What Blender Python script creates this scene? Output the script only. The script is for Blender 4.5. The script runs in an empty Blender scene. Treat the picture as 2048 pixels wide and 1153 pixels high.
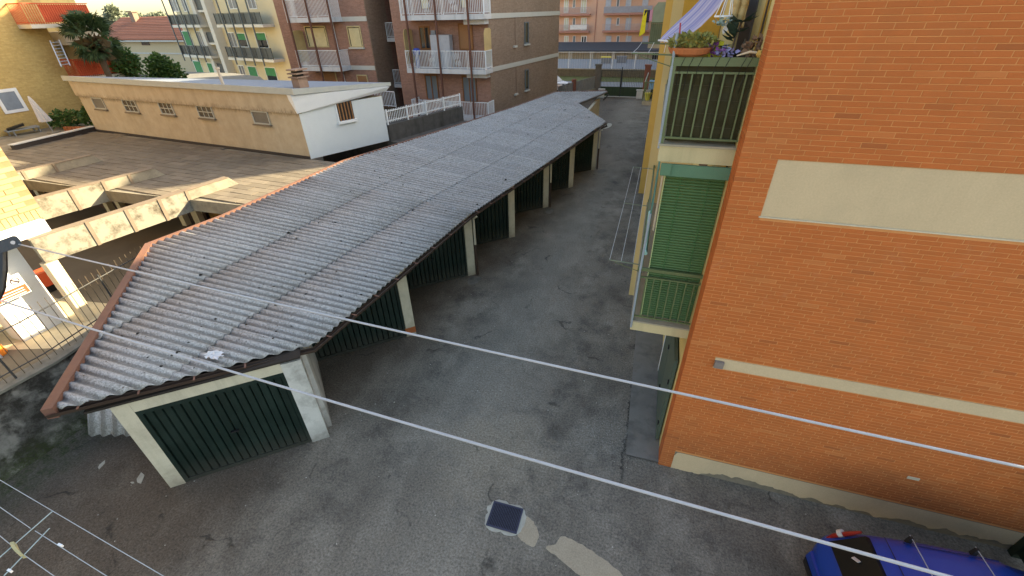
import bpy, math, random
import numpy as np
from mathutils import Vector, Matrix, noise as mnoise
rnd = random.Random(7)
C = bpy.context.scene.collection
SC = bpy.context.scene
# ------------------------------------------------------------------ camera
R = np.array([[0.9533, 0.1470, -0.2637], [0.3015, -0.5233, 0.7970], [-0.0208, -0.8393, -0.5433]])
U_, S_, V_ = np.linalg.svd(R); R = U_ @ V_
FPX, CX, CY, CAM = 859.0, 1024.0, 576.5, np.array([0, 0, 8.0])
cd = bpy.data.cameras.new('camera'); cam = bpy.data.objects.new('camera', cd); C.objects.link(cam)
cd.sensor_width = 36; cd.lens = FPX / 2048 * 36; cd.clip_end = 3000; cd.clip_start = 0.05
m = Matrix.Identity(4)
for i in range(3):
    m[i][0] = R[i, 0]; m[i][1] = -R[i, 1]; m[i][2] = -R[i, 2]; m[i][3] = CAM[i]
cam.matrix_world = m
SC.camera = cam
# ------------------------------------------------------------------ sky and sun
SUN = Vector((1.0, 0.85, 0.58)).normalized()
w = bpy.data.worlds.new('World'); SC.world = w; w.use_nodes = True
nt = w.node_tree; sky = nt.nodes.new('ShaderNodeTexSky'); sky.sky_type = 'NISHITA'; sky.sun_disc = False
sky.sun_elevation = math.asin(SUN.z); sky.sun_rotation = math.atan2(SUN.x, SUN.y)
sky.air_density = 1.0; sky.dust_density = 1.5; sky.ozone_density = 1.0
nt.nodes['Background'].inputs['Strength'].default_value = 0.09
nt.links.new(sky.outputs['Color'], nt.nodes['Background'].inputs['Color'])
sl = bpy.data.lights.new('sun', 'SUN'); sl.energy = 3.1; sl.angle = math.radians(0.6); sl.color = (1, 0.90, 0.70)
so = bpy.data.objects.new('sun', sl); C.objects.link(so)
so.rotation_euler = SUN.to_track_quat('Z', 'Y').to_euler(); so.location = (0, 0, 40)
SC.view_settings.view_transform = 'Standard'; SC.view_settings.look = 'None'
SC.view_settings.gamma = 1; SC.view_settings.use_curve_mapping = False
SC.view_settings.exposure = 2.7
try:
    SC.view_settings.use_white_balance = True
    SC.view_settings.white_balance_temperature = 7900
    SC.view_settings.white_balance_tint = 7
except Exception: pass

# ------------------------------------------------------------------ measuring helpers (survey the place from the lens)
def ray(px, py): return R @ np.array([(px - CX) / FPX, (py - CY) / FPX, 1.0])
def P(px, py, x=None, y=None, z=None, d=None):
    r = ray(px, py)
    if z is not None: t = (z - CAM[2]) / r[2]
    elif x is not None: t = (x - CAM[0]) / r[0]
    elif y is not None: t = (y - CAM[1]) / r[1]
    else: t = d
    return CAM + t * r
class Frame:      # a vertical plane: origin, horizontal direction u (left to right as seen), outward normal n (to the viewer)
    def __init__(s, a, b):
        s.o = np.array(a[:2], float); v = np.array(b[:2], float) - s.o
        s.L = np.linalg.norm(v); s.u = v / s.L; s.n = np.array([s.u[1], -s.u[0]])
    def at(s, px, py, d=0.0):
        r = ray(px, py); o = s.o + s.n * d
        t = (s.n @ (o - CAM[:2])) / (s.n @ r[:2]); q = CAM + t * r
        return s.u @ (q[:2] - s.o), q[2]
    def rect(s, x0, y0, x1, y1, d=0.0):
        xm, ym = (x0 + x1) / 2, (y0 + y1) / 2
        return s.at(x0, ym, d)[0], s.at(x1, ym, d)[0], s.at(xm, y1, d)[1], s.at(xm, y0, d)[1]
    def w(s, u, d, z): q = s.o + s.u * u + s.n * d; return (q[0], q[1], z)

# ------------------------------------------------------------------ materials
def lin(c): return tuple(((v / 255) / 12.92 if v / 255 <= 0.04045 else ((v / 255 + 0.055) / 1.055) ** 2.4) for v in c)
MATS = {}
def nodes_of(name):
    mt = bpy.data.materials.new(name); mt.use_nodes = True
    n = mt.node_tree.nodes; l = mt.node_tree.links
    return mt, n, l, n['Principled BSDF']
def mix(n, l, f, a, b, blend='MIX'):
    x = n.new('ShaderNodeMix'); x.data_type = 'RGBA'; x.blend_type = blend
    for s, v in ((0, f), (6, a), (7, b)):
        if isinstance(v, (int, float)): x.inputs[s].default_value = v
        elif isinstance(v, tuple): x.inputs[s].default_value = (*v[:3], 1)
        else: l.new(v, x.inputs[s])
    return x.outputs[2]
def ramp(n, l, src, a, b):
    x = n.new('ShaderNodeMapRange'); x.inputs[1].default_value = a; x.inputs[2].default_value = b
    l.new(src, x.inputs[0]); return x.outputs[0]
def math_(n, l, op, a, b=0.0):
    x = n.new('ShaderNodeMath'); x.operation = op
    for i, v in enumerate((a, b)):
        if isinstance(v, (int, float)): x.inputs[i].default_value = v
        else: l.new(v, x.inputs[i])
    return x.outputs[0]
def noise(n, l, scale, detail=4, rough=0.6, stretch=None, src=None, dist=0.0):
    if src is None:
        src = n.new('ShaderNodeNewGeometry').outputs['Position']
    if stretch:
        mp = n.new('ShaderNodeMapping'); mp.inputs['Scale'].default_value = stretch
        l.new(src, mp.inputs['Vector']); src = mp.outputs[0]
    t = n.new('ShaderNodeTexNoise'); t.inputs['Scale'].default_value = scale
    t.inputs['Detail'].default_value = detail; t.inputs['Roughness'].default_value = rough
    t.inputs['Distortion'].default_value = dist
    l.new(src, t.inputs['Vector']); return t.outputs['Fac']
def bump(n, l, b, h, strength=0.3, dist=0.01):
    x = n.new('ShaderNodeBump'); x.inputs['Strength'].default_value = strength; x.inputs['Distance'].default_value = dist
    l.new(h, x.inputs['Height']); l.new(x.outputs[0], b.inputs['Normal'])
def M(name, col, rough=0.8, var=0.25, scale=3.0, fine=60.0, finev=0.12, metal=0.0, per=0.0, streak=0.0, spec=0.3, bumpv=0.15, dirt=None, dirtamt=0.5, dirtscale=1.2):
    if name in MATS: return MATS[name]
    mt, n, l, b = nodes_of(name)
    c = tuple(col)
    a = noise(n, l, scale, 5)
    f = noise(n, l, fine, 2)
    k = math_(n, l, 'ADD', math_(n, l, 'MULTIPLY', math_(n, l, 'SUBTRACT', a, 0.5), 2 * var), math_(n, l, 'MULTIPLY', math_(n, l, 'SUBTRACT', f, 0.5), 2 * finev))
    k = math_(n, l, 'ADD', k, 1.0)
    if per:
        oi = n.new('ShaderNodeObjectInfo').outputs['Random']
        isl = n.new('ShaderNodeNewGeometry').outputs['Random Per Island']
        rr = math_(n, l, 'FRACT', math_(n, l, 'ADD', oi, isl))
        k = math_(n, l, 'ADD', k, math_(n, l, 'MULTIPLY', math_(n, l, 'SUBTRACT', rr, 0.5), 2 * per))
    if streak:
        s = noise(n, l, 1.0, 4, stretch=(4.0, 4.0, 0.22))
        k = math_(n, l, 'SUBTRACT', k, math_(n, l, 'MULTIPLY', ramp(n, l, s, 0.5, 0.75), streak))
    x = n.new('ShaderNodeVectorMath'); x.operation = 'SCALE'; x.inputs[0].default_value = c; l.new(k, x.inputs['Scale'])
    out = x.outputs[0]
    if dirt:
        dn = ramp(n, l, noise(n, l, dirtscale, 6, 0.7), 0.48, 0.68)
        out = mix(n, l, math_(n, l, 'MULTIPLY', dn, dirtamt), out, tuple(dirt))
    l.new(out, b.inputs['Base Color'])
    b.inputs['Roughness'].default_value = rough; b.inputs['Metallic'].default_value = metal
    b.inputs['Specular IOR Level'].default_value = spec
    if bumpv: bump(n, l, b, f, bumpv, 0.01)
    MATS[name] = mt; return mt

def mat_asphalt():
    mt, n, l, b = nodes_of('asphalt')
    pos = n.new('ShaderNodeNewGeometry').outputs['Position']
    sp = n.new('ShaderNodeSeparateXYZ'); l.new(pos, sp.inputs[0])
    big = noise(n, l, 0.35, 6, 0.65); mid = noise(n, l, 1.3, 7, 0.75, dist=0.15); fine = noise(n, l, 90, 2); grit = noise(n, l, 38, 3, 0.8)
    lng = noise(n, l, 0.9, 5, 0.65, stretch=(1.2, 0.7, 1), dist=0.25)
    c = mix(n, l, ramp(n, l, big, 0.35, 0.65), (0.112, 0.099, 0.081), (0.198, 0.178, 0.148))
    c = mix(n, l, math_(n, l, 'MULTIPLY', ramp(n, l, lng, 0.48, 0.72), 0.6), c, (0.30, 0.275, 0.230))
    c = mix(n, l, math_(n, l, 'MULTIPLY', ramp(n, l, mid, 0.50, 0.66), 0.7), c, (0.072, 0.066, 0.058))
    # brown dust that collects along the garages (x below -4.6 following their line)
    gx = math_(n, l, 'SUBTRACT', sp.outputs[0], math_(n, l, 'MULTIPLY', sp.outputs[1], 0.13))
    g = ramp(n, l, math_(n, l, 'ADD', gx, math_(n, l, 'MULTIPLY', big, 2.4)), -4.9, -6.4)
    c = mix(n, l, math_(n, l, 'MULTIPLY', g, 0.65), c, (0.080, 0.060, 0.044))
    # moss in the damp corner by the boundary wall
    ms = ramp(n, l, math_(n, l, 'ADD', sp.outputs[0], math_(n, l, 'MULTIPLY', mid, 2.2)), -9.6, -10.5)
    mm = ramp(n, l, noise(n, l, 5, 5, 0.75), 0.4, 0.62)
    c = mix(n, l, math_(n, l, 'MULTIPLY', math_(n, l, 'MULTIPLY', ms, mm), 0.85), c, (0.035, 0.050, 0.012))
    # the lane worn pale by wheels, and the sandy wear round the drain
    lane = math_(n, l, 'ABSOLUTE', math_(n, l, 'ADD', math_(n, l, 'ADD', sp.outputs[0], 2.6), math_(n, l, 'MULTIPLY', math_(n, l, 'SUBTRACT', mid, 0.5), 2.4)))
    c = mix(n, l, math_(n, l, 'MULTIPLY', ramp(n, l, lane, 1.7, 0.3), 0.38), c, (0.285, 0.262, 0.22))
    dv = n.new('ShaderNodeVectorMath'); dv.operation = 'DISTANCE'; l.new(pos, dv.inputs[0]); dv.inputs[1].default_value = (-2.25, 5.4, 0)
    dd = ramp(n, l, math_(n, l, 'ADD', dv.outputs['Value'], math_(n, l, 'MULTIPLY', math_(n, l, 'SUBTRACT', mid, 0.5), 3.0)), 1.5, 0.5)
    c = mix(n, l, math_(n, l, 'MULTIPLY', dd, 0.42), c, (0.275, 0.235, 0.175))
    # loose gravel and moss along the foot of the brick wall, dark seam beside it
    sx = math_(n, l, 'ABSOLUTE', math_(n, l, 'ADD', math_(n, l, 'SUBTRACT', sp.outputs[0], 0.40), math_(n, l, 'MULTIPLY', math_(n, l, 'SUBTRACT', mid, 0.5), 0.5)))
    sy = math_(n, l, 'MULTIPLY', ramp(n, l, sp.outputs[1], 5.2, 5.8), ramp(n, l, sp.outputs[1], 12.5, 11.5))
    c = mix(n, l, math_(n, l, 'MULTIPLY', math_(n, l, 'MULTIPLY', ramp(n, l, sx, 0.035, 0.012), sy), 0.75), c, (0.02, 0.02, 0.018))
    gv = n.new('ShaderNodeVectorMath'); gv.operation = 'DISTANCE'; l.new(pos, gv.inputs[0]); gv.inputs[1].default_value = (0.1, 6.6, 0)
    gm = math_(n, l, 'MULTIPLY', ramp(n, l, math_(n, l, 'ADD', gv.outputs['Value'], math_(n, l, 'MULTIPLY', mid, 1.2)), 1.7, 0.9), ramp(n, l, grit, 0.5, 0.6))
    c = mix(n, l, math_(n, l, 'MULTIPLY', gm, 0.6), c, (0.30, 0.30, 0.27))
    oil = ramp(n, l, noise(n, l, 0.8, 3, 0.5), 0.66, 0.72)
    c = mix(n, l, math_(n, l, 'MULTIPLY', oil, 0.45), c, (0.04, 0.037, 0.034))
    # pale stone grains and pits
    gr = ramp(n, l, grit, 0.60, 0.70)
    c = mix(n, l, math_(n, l, 'MULTIPLY', gr, 0.5), c, (0.26, 0.25, 0.23))
    vor = n.new('ShaderNodeTexVoronoi'); vor.feature = 'DISTANCE_TO_EDGE'; vor.inputs['Scale'].default_value = 0.42
    wob = n.new('ShaderNodeVectorMath'); wob.operation = 'ADD'
    nc = n.new('ShaderNodeTexNoise'); nc.inputs['Scale'].default_value = 1.6; nc.inputs['Detail'].default_value = 6
    l.new(pos, nc.inputs['Vector']); l.new(pos, wob.inputs[0]); l.new(nc.outputs['Color'], wob.inputs[1]); wsc = n.new('ShaderNodeVectorMath'); wsc.operation = 'MULTIPLY'; wsc.inputs[1].default_value = (1, 1, 0); l.new(wob.outputs[0], wsc.inputs[0]); l.new(wsc.outputs[0], vor.inputs['Vector'])
    cr = math_(n, l, 'MULTIPLY', ramp(n, l, vor.outputs['Distance'], 0.014, 0.003), ramp(n, l, noise(n, l, 0.8, 4, 0.7), 0.53, 0.62))
    c = mix(n, l, math_(n, l, 'MULTIPLY', cr, 0.6), c, (0.016, 0.016, 0.015))
    k = math_(n, l, 'ADD', math_(n, l, 'MULTIPLY', ramp(n, l, noise(n, l, 24, 4, 0.85), 0.36, 0.64), 0.85), 0.55)
    x = n.new('ShaderNodeVectorMath'); x.operation = 'SCALE'; l.new(c, x.inputs[0]); l.new(k, x.inputs['Scale'])
    l.new(x.outputs[0], b.inputs['Base Color']); b.inputs['Roughness'].default_value = 0.85; b.inputs['Specular IOR Level'].default_value = 0.25
    h = math_(n, l, 'ADD', math_(n, l, 'MULTIPLY', grit, 0.6), math_(n, l, 'SUBTRACT', math_(n, l, 'MULTIPLY', mid, 1.5), cr))
    bump(n, l, b, h, 0.5, 0.012); MATS['asphalt'] = mt; return mt
def mat_eternit():
    mt, n, l, b = nodes_of('corrugated_cement')
    f1 = noise(n, l, 26, 4, 0.8); f2 = noise(n, l, 9, 5, 0.75); f3 = noise(n, l, 1.0, 5); st = noise(n, l, 1.2, 4, stretch=(0.5, 7, 1))
    c = mix(n, l, ramp(n, l, f1, 0.34, 0.66), (0.18, 0.176, 0.168), (0.50, 0.495, 0.490))
    c = mix(n, l, math_(n, l, 'MULTIPLY', ramp(n, l, f2, 0.5, 0.66), 0.45), c, (0.185, 0.178, 0.165))
    c = mix(n, l, math_(n, l, 'MULTIPLY', ramp(n, l, st, 0.45, 0.7), 0.35), c, (0.42, 0.42, 0.44))
    c = mix(n, l, math_(n, l, 'MULTIPLY', ramp(n, l, f3, 0.5, 0.7), 0.2), c, (0.22, 0.215, 0.205))
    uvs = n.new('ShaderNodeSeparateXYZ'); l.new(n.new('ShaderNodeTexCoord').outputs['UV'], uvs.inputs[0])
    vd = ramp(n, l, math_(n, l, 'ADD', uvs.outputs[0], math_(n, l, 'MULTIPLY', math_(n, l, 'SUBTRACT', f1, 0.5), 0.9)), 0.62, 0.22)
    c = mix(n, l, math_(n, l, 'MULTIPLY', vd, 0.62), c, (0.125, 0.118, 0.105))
    oi = n.new('ShaderNodeObjectInfo').outputs['Random']
    k = math_(n, l, 'ADD', math_(n, l, 'MULTIPLY', oi, 0.14), 0.95)
    x = n.new('ShaderNodeVectorMath'); x.operation = 'SCALE'; l.new(c, x.inputs[0]); l.new(k, x.inputs['Scale'])
    l.new(x.outputs[0], b.inputs['Base Color']); b.inputs['Roughness'].default_value = 0.9; b.inputs['Specular IOR Level'].default_value = 0.2
    bump(n, l, b, f1, 0.4, 0.006); MATS['eternit'] = mt; return mt
def mat_brickwall(name, c1, c2, mortar, sx, sy, axis):      # far brickwork, too small to pick apart
    mt, n, l, b = nodes_of(name)
    pos = n.new('ShaderNodeNewGeometry').outputs['Position']
    sp = n.new('ShaderNodeSeparateXYZ'); l.new(pos, sp.inputs[0]); cb = n.new('ShaderNodeCombineXYZ')
    l.new(sp.outputs[axis], cb.inputs[0]); l.new(sp.outputs[2], cb.inputs[1])
    t = n.new('ShaderNodeTexBrick'); l.new(cb.outputs[0], t.inputs['Vector'])
    t.inputs['Color1'].default_value = (*c1, 1); t.inputs['Color2'].default_value = (*c2, 1); t.inputs['Mortar'].default_value = (*mortar, 1)
    t.inputs['Scale'].default_value = 1; t.inputs['Brick Width'].default_value = sx; t.inputs['Row Height'].default_value = sy; t.inputs['Mortar Size'].default_value = 0.006
    a = noise(n, l, 0.5, 5); f = noise(n, l, 7, 4)
    k = math_(n, l, 'ADD', math_(n, l, 'ADD', math_(n, l, 'MULTIPLY', a, 0.4), math_(n, l, 'MULTIPLY', f, 0.5)), 0.55)
    x = n.new('ShaderNodeVectorMath'); x.operation = 'SCALE'; l.new(t.outputs['Color'], x.inputs[0]); l.new(k, x.inputs['Scale'])
    l.new(x.outputs[0], b.inputs['Base Color']); b.inputs['Roughness'].default_value = 0.9; b.inputs['Specular IOR Level'].default_value = 0.2
    bump(n, l, b, t.outputs['Fac'], -0.2, 0.01)
    MATS[name] = mt; return mt
def mat_glass(name, col=(0.02, 0.025, 0.03), rough=0.06):
    mt, n, l, b = nodes_of(name); b.inputs['Base Color'].default_value = (*col, 1); b.inputs['Roughness'].default_value = rough
    b.inputs['Specular IOR Level'].default_value = 0.6 if rough < .3 else 0.12; MATS[name] = mt; return mt
def mat_mosswall():
    mt, n, l, b = nodes_of('mossy_concrete')
    f = noise(n, l, 3.2, 7, 0.75); g = noise(n, l, 30, 3, 0.7); big = noise(n, l, 1.1, 5, 0.6)
    sp = n.new('ShaderNodeSeparateXYZ'); l.new(n.new('ShaderNodeNewGeometry').outputs['Position'], sp.inputs[0])
    c = mix(n, l, ramp(n, l, f, 0.42, 0.62), (0.036, 0.034, 0.030), (0.11, 0.107, 0.10))
    c = mix(n, l, ramp(n, l, big, 0.58, 0.66), c, (0.21, 0.205, 0.19))
    low = math_(n, l, 'MULTIPLY', ramp(n, l, math_(n, l, 'ADD', sp.outputs[2], math_(n, l, 'MULTIPLY', f, 0.9)), 1.1, 0.4), 0.8)
    c = mix(n, l, math_(n, l, 'MULTIPLY', low, ramp(n, l, g, 0.35, 0.6)), c, (0.040, 0.060, 0.016))
    l.new(c, b.inputs['Base Color']); b.inputs['Roughness'].default_value = 0.95; b.inputs['Specular IOR Level'].default_value = 0.15
    bump(n, l, b, g, 0.5, 0.02); MATS['mosswall'] = mt; return mt
def mat_tan():
    mt, n, l, b = nodes_of('stained_tan_render')
    sp = n.new('ShaderNodeSeparateXYZ'); l.new(n.new('ShaderNodeNewGeometry').outputs['Position'], sp.inputs[0])
    st = noise(n, l, 1.0, 5, stretch=(1.5, 1.5, 0.22), dist=0.8); f = noise(n, l, 2.5, 6, 0.7); g = noise(n, l, 22, 3)
    c = mix(n, l, ramp(n, l, f, 0.3, 0.7), (0.415, 0.325, 0.222), (0.50, 0.405, 0.285))
    c = mix(n, l, math_(n, l, 'MULTIPLY', ramp(n, l, st, 0.5, 0.72), 0.38), c, (0.31, 0.245, 0.165))
    c = mix(n, l, math_(n, l, 'MULTIPLY', ramp(n, l, st, 0.42, 0.28), 0.3), c, (0.54, 0.465, 0.35))
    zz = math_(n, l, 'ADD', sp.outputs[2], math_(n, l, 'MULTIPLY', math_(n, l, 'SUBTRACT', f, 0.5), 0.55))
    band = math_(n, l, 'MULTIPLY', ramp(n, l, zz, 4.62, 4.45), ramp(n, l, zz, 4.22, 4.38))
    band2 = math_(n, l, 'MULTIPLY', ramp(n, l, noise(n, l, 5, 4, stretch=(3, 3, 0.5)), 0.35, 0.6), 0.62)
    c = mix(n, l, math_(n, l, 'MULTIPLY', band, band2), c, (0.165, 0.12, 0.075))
    l.new(c, b.inputs['Base Color']); b.inputs['Roughness'].default_value = 0.9; b.inputs['Specular IOR Level'].default_value = 0.15
    bump(n, l, b, g, 0.25, 0.01); MATS['tan'] = mt; return mt
def mat_stripes():
    mt, n, l, b = nodes_of('striped_awning_cloth')
    uv = n.new('ShaderNodeTexCoord').outputs['UV']; sp = n.new('ShaderNodeSeparateXYZ'); l.new(uv, sp.inputs[0])
    wv = math_(n, l, 'SINE', math_(n, l, 'MULTIPLY', sp.outputs[0], 95.0))
    w2 = math_(n, l, 'SINE', math_(n, l, 'MULTIPLY', sp.outputs[0], 41.0))
    k = ramp(n, l, math_(n, l, 'ADD', wv, w2), -1.0, 1.2)
    c = mix(n, l, k, (0.20, 0.20, 0.43), (0.44, 0.40, 0.52))
    l.new(c, b.inputs['Base Color']); b.inputs['Roughness'].default_value = 0.8
    b.inputs['Transmission Weight'].default_value = 0.0
    MATS['stripes'] = mt; return mt
def mat_leaf(name, a, c2):
    mt, n, l, b = nodes_of(name)
    isl = n.new('ShaderNodeNewGeometry').outputs['Random Per Island']
    c = mix(n, l, isl, a, c2)
    l.new(c, b.inputs['Base Color']); b.inputs['Roughness'].default_value = 0.55; b.inputs['Specular IOR Level'].default_value = 0.35
    tr = n.new('ShaderNodeBsdfTranslucent'); l.new(c, tr.inputs['Color']); ms = n.new('ShaderNodeMixShader'); ms.inputs[0].default_value = 0.25
    l.new(b.outputs[0], ms.inputs[1]); l.new(tr.outputs[0], ms.inputs[2]); l.new(ms.outputs[0], n['Material Output'].inputs['Surface'])
    MATS[name] = mt; return mt

def dust_dark_foot(mt, col, h0, h1, amt):
    n, l = mt.node_tree.nodes, mt.node_tree.links; b = n['Principled BSDF']; src = b.inputs['Base Color'].links[0].from_socket
    sp = n.new('ShaderNodeSeparateXYZ'); l.new(n.new('ShaderNodeNewGeometry').outputs['Position'], sp.inputs[0])
    zz = math_(n, l, 'ADD', sp.outputs[2], math_(n, l, 'MULTIPLY', math_(n, l, 'SUBTRACT', noise(n, l, 6, 5, 0.7), 0.5), h1))
    c = mix(n, l, math_(n, l, 'MULTIPLY', ramp(n, l, zz, h1, h0), amt), src, col); l.new(c, b.inputs['Base Color'])
ASPH = mat_asphalt(); ETER = mat_eternit(); MOSS = mat_mosswall(); TAN = mat_tan(); STRIPE = mat_stripes()
GLASS = mat_glass('window_glass'); GLASSB = mat_glass('pale_window_glass', (0.16, 0.19, 0.22), 0.1)
BRICKO = M('orange_brick', (0.46, 0.121, 0.030), 0.75, var=0.09, per=0.055, fine=90, finev=0.10, dirt=(0.36, 0.125, 0.04), dirtamt=0.3, dirtscale=1.6)
def odd_bricks(mt):
    n, l = mt.node_tree.nodes, mt.node_tree.links; b = n['Principled BSDF']; src = b.inputs['Base Color'].links[0].from_socket
    isl = n.new('ShaderNodeNewGeometry').outputs['Random Per Island']; oi = n.new('ShaderNodeObjectInfo').outputs['Random']
    rr = math_(n, l, 'FRACT', math_(n, l, 'MULTIPLY', math_(n, l, 'ADD', isl, oi), 7.31))
    c = mix(n, l, math_(n, l, 'MULTIPLY', ramp(n, l, rr, 0.965, 0.99), 0.33), src, (0.17, 0.055, 0.022))
    c = mix(n, l, math_(n, l, 'MULTIPLY', ramp(n, l, rr, 0.06, 0.02), 0.3), c, (0.56, 0.22, 0.075))
    ch = ramp(n, l, noise(n, l, 1.1, 7, 0.75, dist=0.8), 0.60, 0.74); c = mix(n, l, math_(n, l, 'MULTIPLY', ch, 0.22), c, (0.55, 0.34, 0.22))
    l.new(c, b.inputs['Base Color'])
odd_bricks(BRICKO); dust_dark_foot(BRICKO, (0.22, 0.085, 0.035), 0.4, 1.5, 0.35)  # brick colour gets darker towards the foot of the wall
MORTO = M('orange_mortar', (0.58, 0.245, 0.090), 0.95, var=0.15)
BRICKY = M('yellow_brick', (0.38, 0.26, 0.135), 0.85, var=0.08, per=0.10)
MORTY = M('yellow_mortar', (0.24, 0.16, 0.085), 0.95)
STUC = M('beige_render_panel', (0.54, 0.405, 0.255), 0.9, var=0.12, scale=1.6, fine=45, finev=0.14, streak=0.05, dirt=(0.36, 0.29, 0.19), dirtamt=0.35, dirtscale=0.9)
PLINTHD = M('peeled_plinth', (0.19, 0.16, 0.12), 0.95, var=0.4, scale=7)
YEL = M('yellow_render', (0.62, 0.47, 0.23), 0.85, var=0.07, streak=0.12)
YELP = M('pale_yellow_render', (0.62, 0.50, 0.22), 0.85, var=0.08, streak=0.15)
ORY = M('amber_render', (0.55, 0.32, 0.06), 0.85, var=0.1)
SLABE = M('balcony_edge', (0.52, 0.43, 0.25), 0.9, var=0.12, streak=0.2)
GRNP = M('olive_green_paint', (0.105, 0.132, 0.055), 0.5, var=0.15, per=0.05, spec=0.5)
GRNB = M('green_shutter', (0.060, 0.125, 0.038), 0.5, var=0.08, per=0.05, spec=0.4)
GRNC = M('sea_green_canvas', (0.095, 0.185, 0.115), 0.8, var=0.1)
SCRN = M('dark_olive_sheet', (0.045, 0.038, 0.016), 0.65, var=0.35, scale=5, spec=0.18)
DOORG = M('dark_green_door', (0.0052, 0.0155, 0.0122), 0.5, var=0.25, per=0.12, streak=0.2, dirt=(0.030, 0.05, 0.042), dirtamt=0.35, spec=0.35)
CREAM = M('cream_plaster', (0.52, 0.47, 0.36), 0.9, var=0.15, streak=0.25, dirt=(0.28, 0.24, 0.18), dirtamt=0.35, dirtscale=2.5)
BUTT = M('grey_white_plaster', (0.50, 0.49, 0.46), 0.9, var=0.15, streak=0.3, dirt=(0.20, 0.19, 0.17), dirtamt=0.6, dirtscale=2.2)
dust_dark_foot(DOORG, (0.06, 0.052, 0.042), 0.05, 0.55, 0.5)
dust_dark_foot(CREAM, (0.16, 0.13, 0.10), 0.0, 0.5, 0.6); dust_dark_foot(BUTT, (0.15, 0.135, 0.115), 0.0, 0.5, 0.65)
RUST = M('brown_flashing', (0.17, 0.085, 0.062), 0.6, var=0.25, dirt=(0.26, 0.115, 0.06), dirtamt=0.4)
GUTT = M('dark_gutter', (0.050, 0.032, 0.024), 0.5, var=0.3)
WOODD = M('dark_soffit', (0.030, 0.024, 0.02), 0.9)
DARKM = M('black_metal', (0.012, 0.012, 0.013), 0.45, spec=0.5)
WIREM = M('grey_plastic_wire', (0.38, 0.37, 0.385), 0.35, var=0.03, spec=0.5, bumpv=0)
STEEL = M('galvanised_steel', (0.36, 0.40, 0.45), 0.45, var=0.2, metal=0.6)
WHITEP = M('white_paint', (0.72, 0.74, 0.76), 0.5, var=0.06)
WHITEW = M('white_render', (0.60, 0.64, 0.66), 0.9, var=0.05)
CONC = M('weathered_concrete', (0.27, 0.24, 0.185), 0.95, var=0.3, dirt=(0.10, 0.09, 0.075), dirtamt=0.6)
CONCP = M('blotched_paint_concrete', (0.27, 0.25, 0.20), 0.9, var=0.15, dirt=(0.075, 0.06, 0.043), dirtamt=1.0, dirtscale=2.3)
CONCD = M('dark_concrete', (0.085, 0.08, 0.075), 0.95, var=0.5, streak=0.4)
ROOFT = M('roof_tile_membrane', (0.185, 0.155, 0.118), 0.9, var=0.2, per=0.13, dirt=(0.10, 0.08, 0.065), dirtamt=0.5)
BROWND = M('brown_garage_door', (0.060, 0.026, 0.014), 0.7, var=0.3, per=0.2)
OAKD = M('ochre_wood_door', (0.30, 0.155, 0.04), 0.6, var=0.15)
COURT = M('dusty_paving', (0.155, 0.125, 0.088), 0.95, var=0.3, scale=1.0)
COURTL = M('sunlit_gravel', (0.55, 0.45, 0.29), 0.95, var=0.25)  # colour raised to paint in sunlight that misses this ground
PAVE = M('worn_concrete_strip', (0.175, 0.168, 0.152), 0.95, var=0.35, scale=1.6, dirt=(0.05, 0.05, 0.045), dirtamt=0.6)
PATCHM = M('sandy_mortar_patch', (0.36, 0.305, 0.225), 0.95, var=0.2, fine=40, finev=0.35)
SURR = M('pale_cement', (0.40, 0.39, 0.335), 0.95, var=0.35, scale=6)
GRATE = M('cast_iron', (0.050, 0.052, 0.085), 0.5, var=0.2, metal=0.3)
REDP = M('red_railing_paint', (0.55, 0.085, 0.035), 0.6, var=0.12)
OLIVEB = mat_brickwall('yellow_brickwork', (0.52, 0.37, 0.15), (0.45, 0.31, 0.12), (0.42, 0.31, 0.14), 0.26, 0.075, 1)
BROWNB = mat_brickwall('brown_brickwork', (0.33, 0.18, 0.135), (0.27, 0.142, 0.107), (0.31, 0.21, 0.17), 0.26, 0.07, 0)
BROWNS = mat_brickwall('brown_side_brickwork', (0.285, 0.20, 0.145), (0.235, 0.16, 0.115), (0.31, 0.23, 0.18), 0.26, 0.07, 1)
BAND = M('pale_band', (0.52, 0.50, 0.45), 0.85, var=0.08)
POLEB = M('rust_brown_pole', (0.13, 0.055, 0.04), 0.6)
BEIGE = M('beige_shade_panel', (0.50, 0.36, 0.17), 0.8)
SHUTB = M('brown_shutter', (0.30, 0.145, 0.065), 0.7, var=0.08)
WOODF = M('wood_frame', (0.22, 0.09, 0.03), 0.6)
CREAMT = M('cream_tower_render', (0.60, 0.52, 0.36), 0.9, var=0.05)
PIL = M('pale_grey_pilaster', (0.56, 0.55, 0.52), 0.9, var=0.06)
DKPAN = M('dark_railing_panel', (0.050, 0.055, 0.062), 0.4, var=0.3, scale=2)
GRNS = M('bright_green_shutter', (0.045, 0.22, 0.095), 0.7)
PINK = M('salmon_render', (0.62, 0.37, 0.265), 0.9, var=0.05)
PINKD = M('dusty_pink_railing', (0.42, 0.20, 0.15), 0.8)
PALEB = M('pale_blue_shutter', (0.42, 0.45, 0.52), 0.8)
TILER = M('red_roof_tiles', (0.30, 0.115, 0.072), 0.9, var=0.2, per=0.2)
HOUSEW = M('beige_house_render', (0.47, 0.385, 0.27), 0.9, var=0.05)
FASC = M('zinc_fascia', (0.40, 0.41, 0.38), 0.6, var=0.15)
ZROOF = M('blue_grey_roof', (0.22, 0.25, 0.30), 0.7, var=0.15)
TERR = M('terrace_tiles', (0.36, 0.34, 0.30), 0.9, var=0.15, per=0.08)
TCOT = M('terracotta', (0.44, 0.15, 0.06), 0.8, var=0.15)
CLOTHW = M('white_cloth', (0.66, 0.62, 0.60), 0.9)
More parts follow.
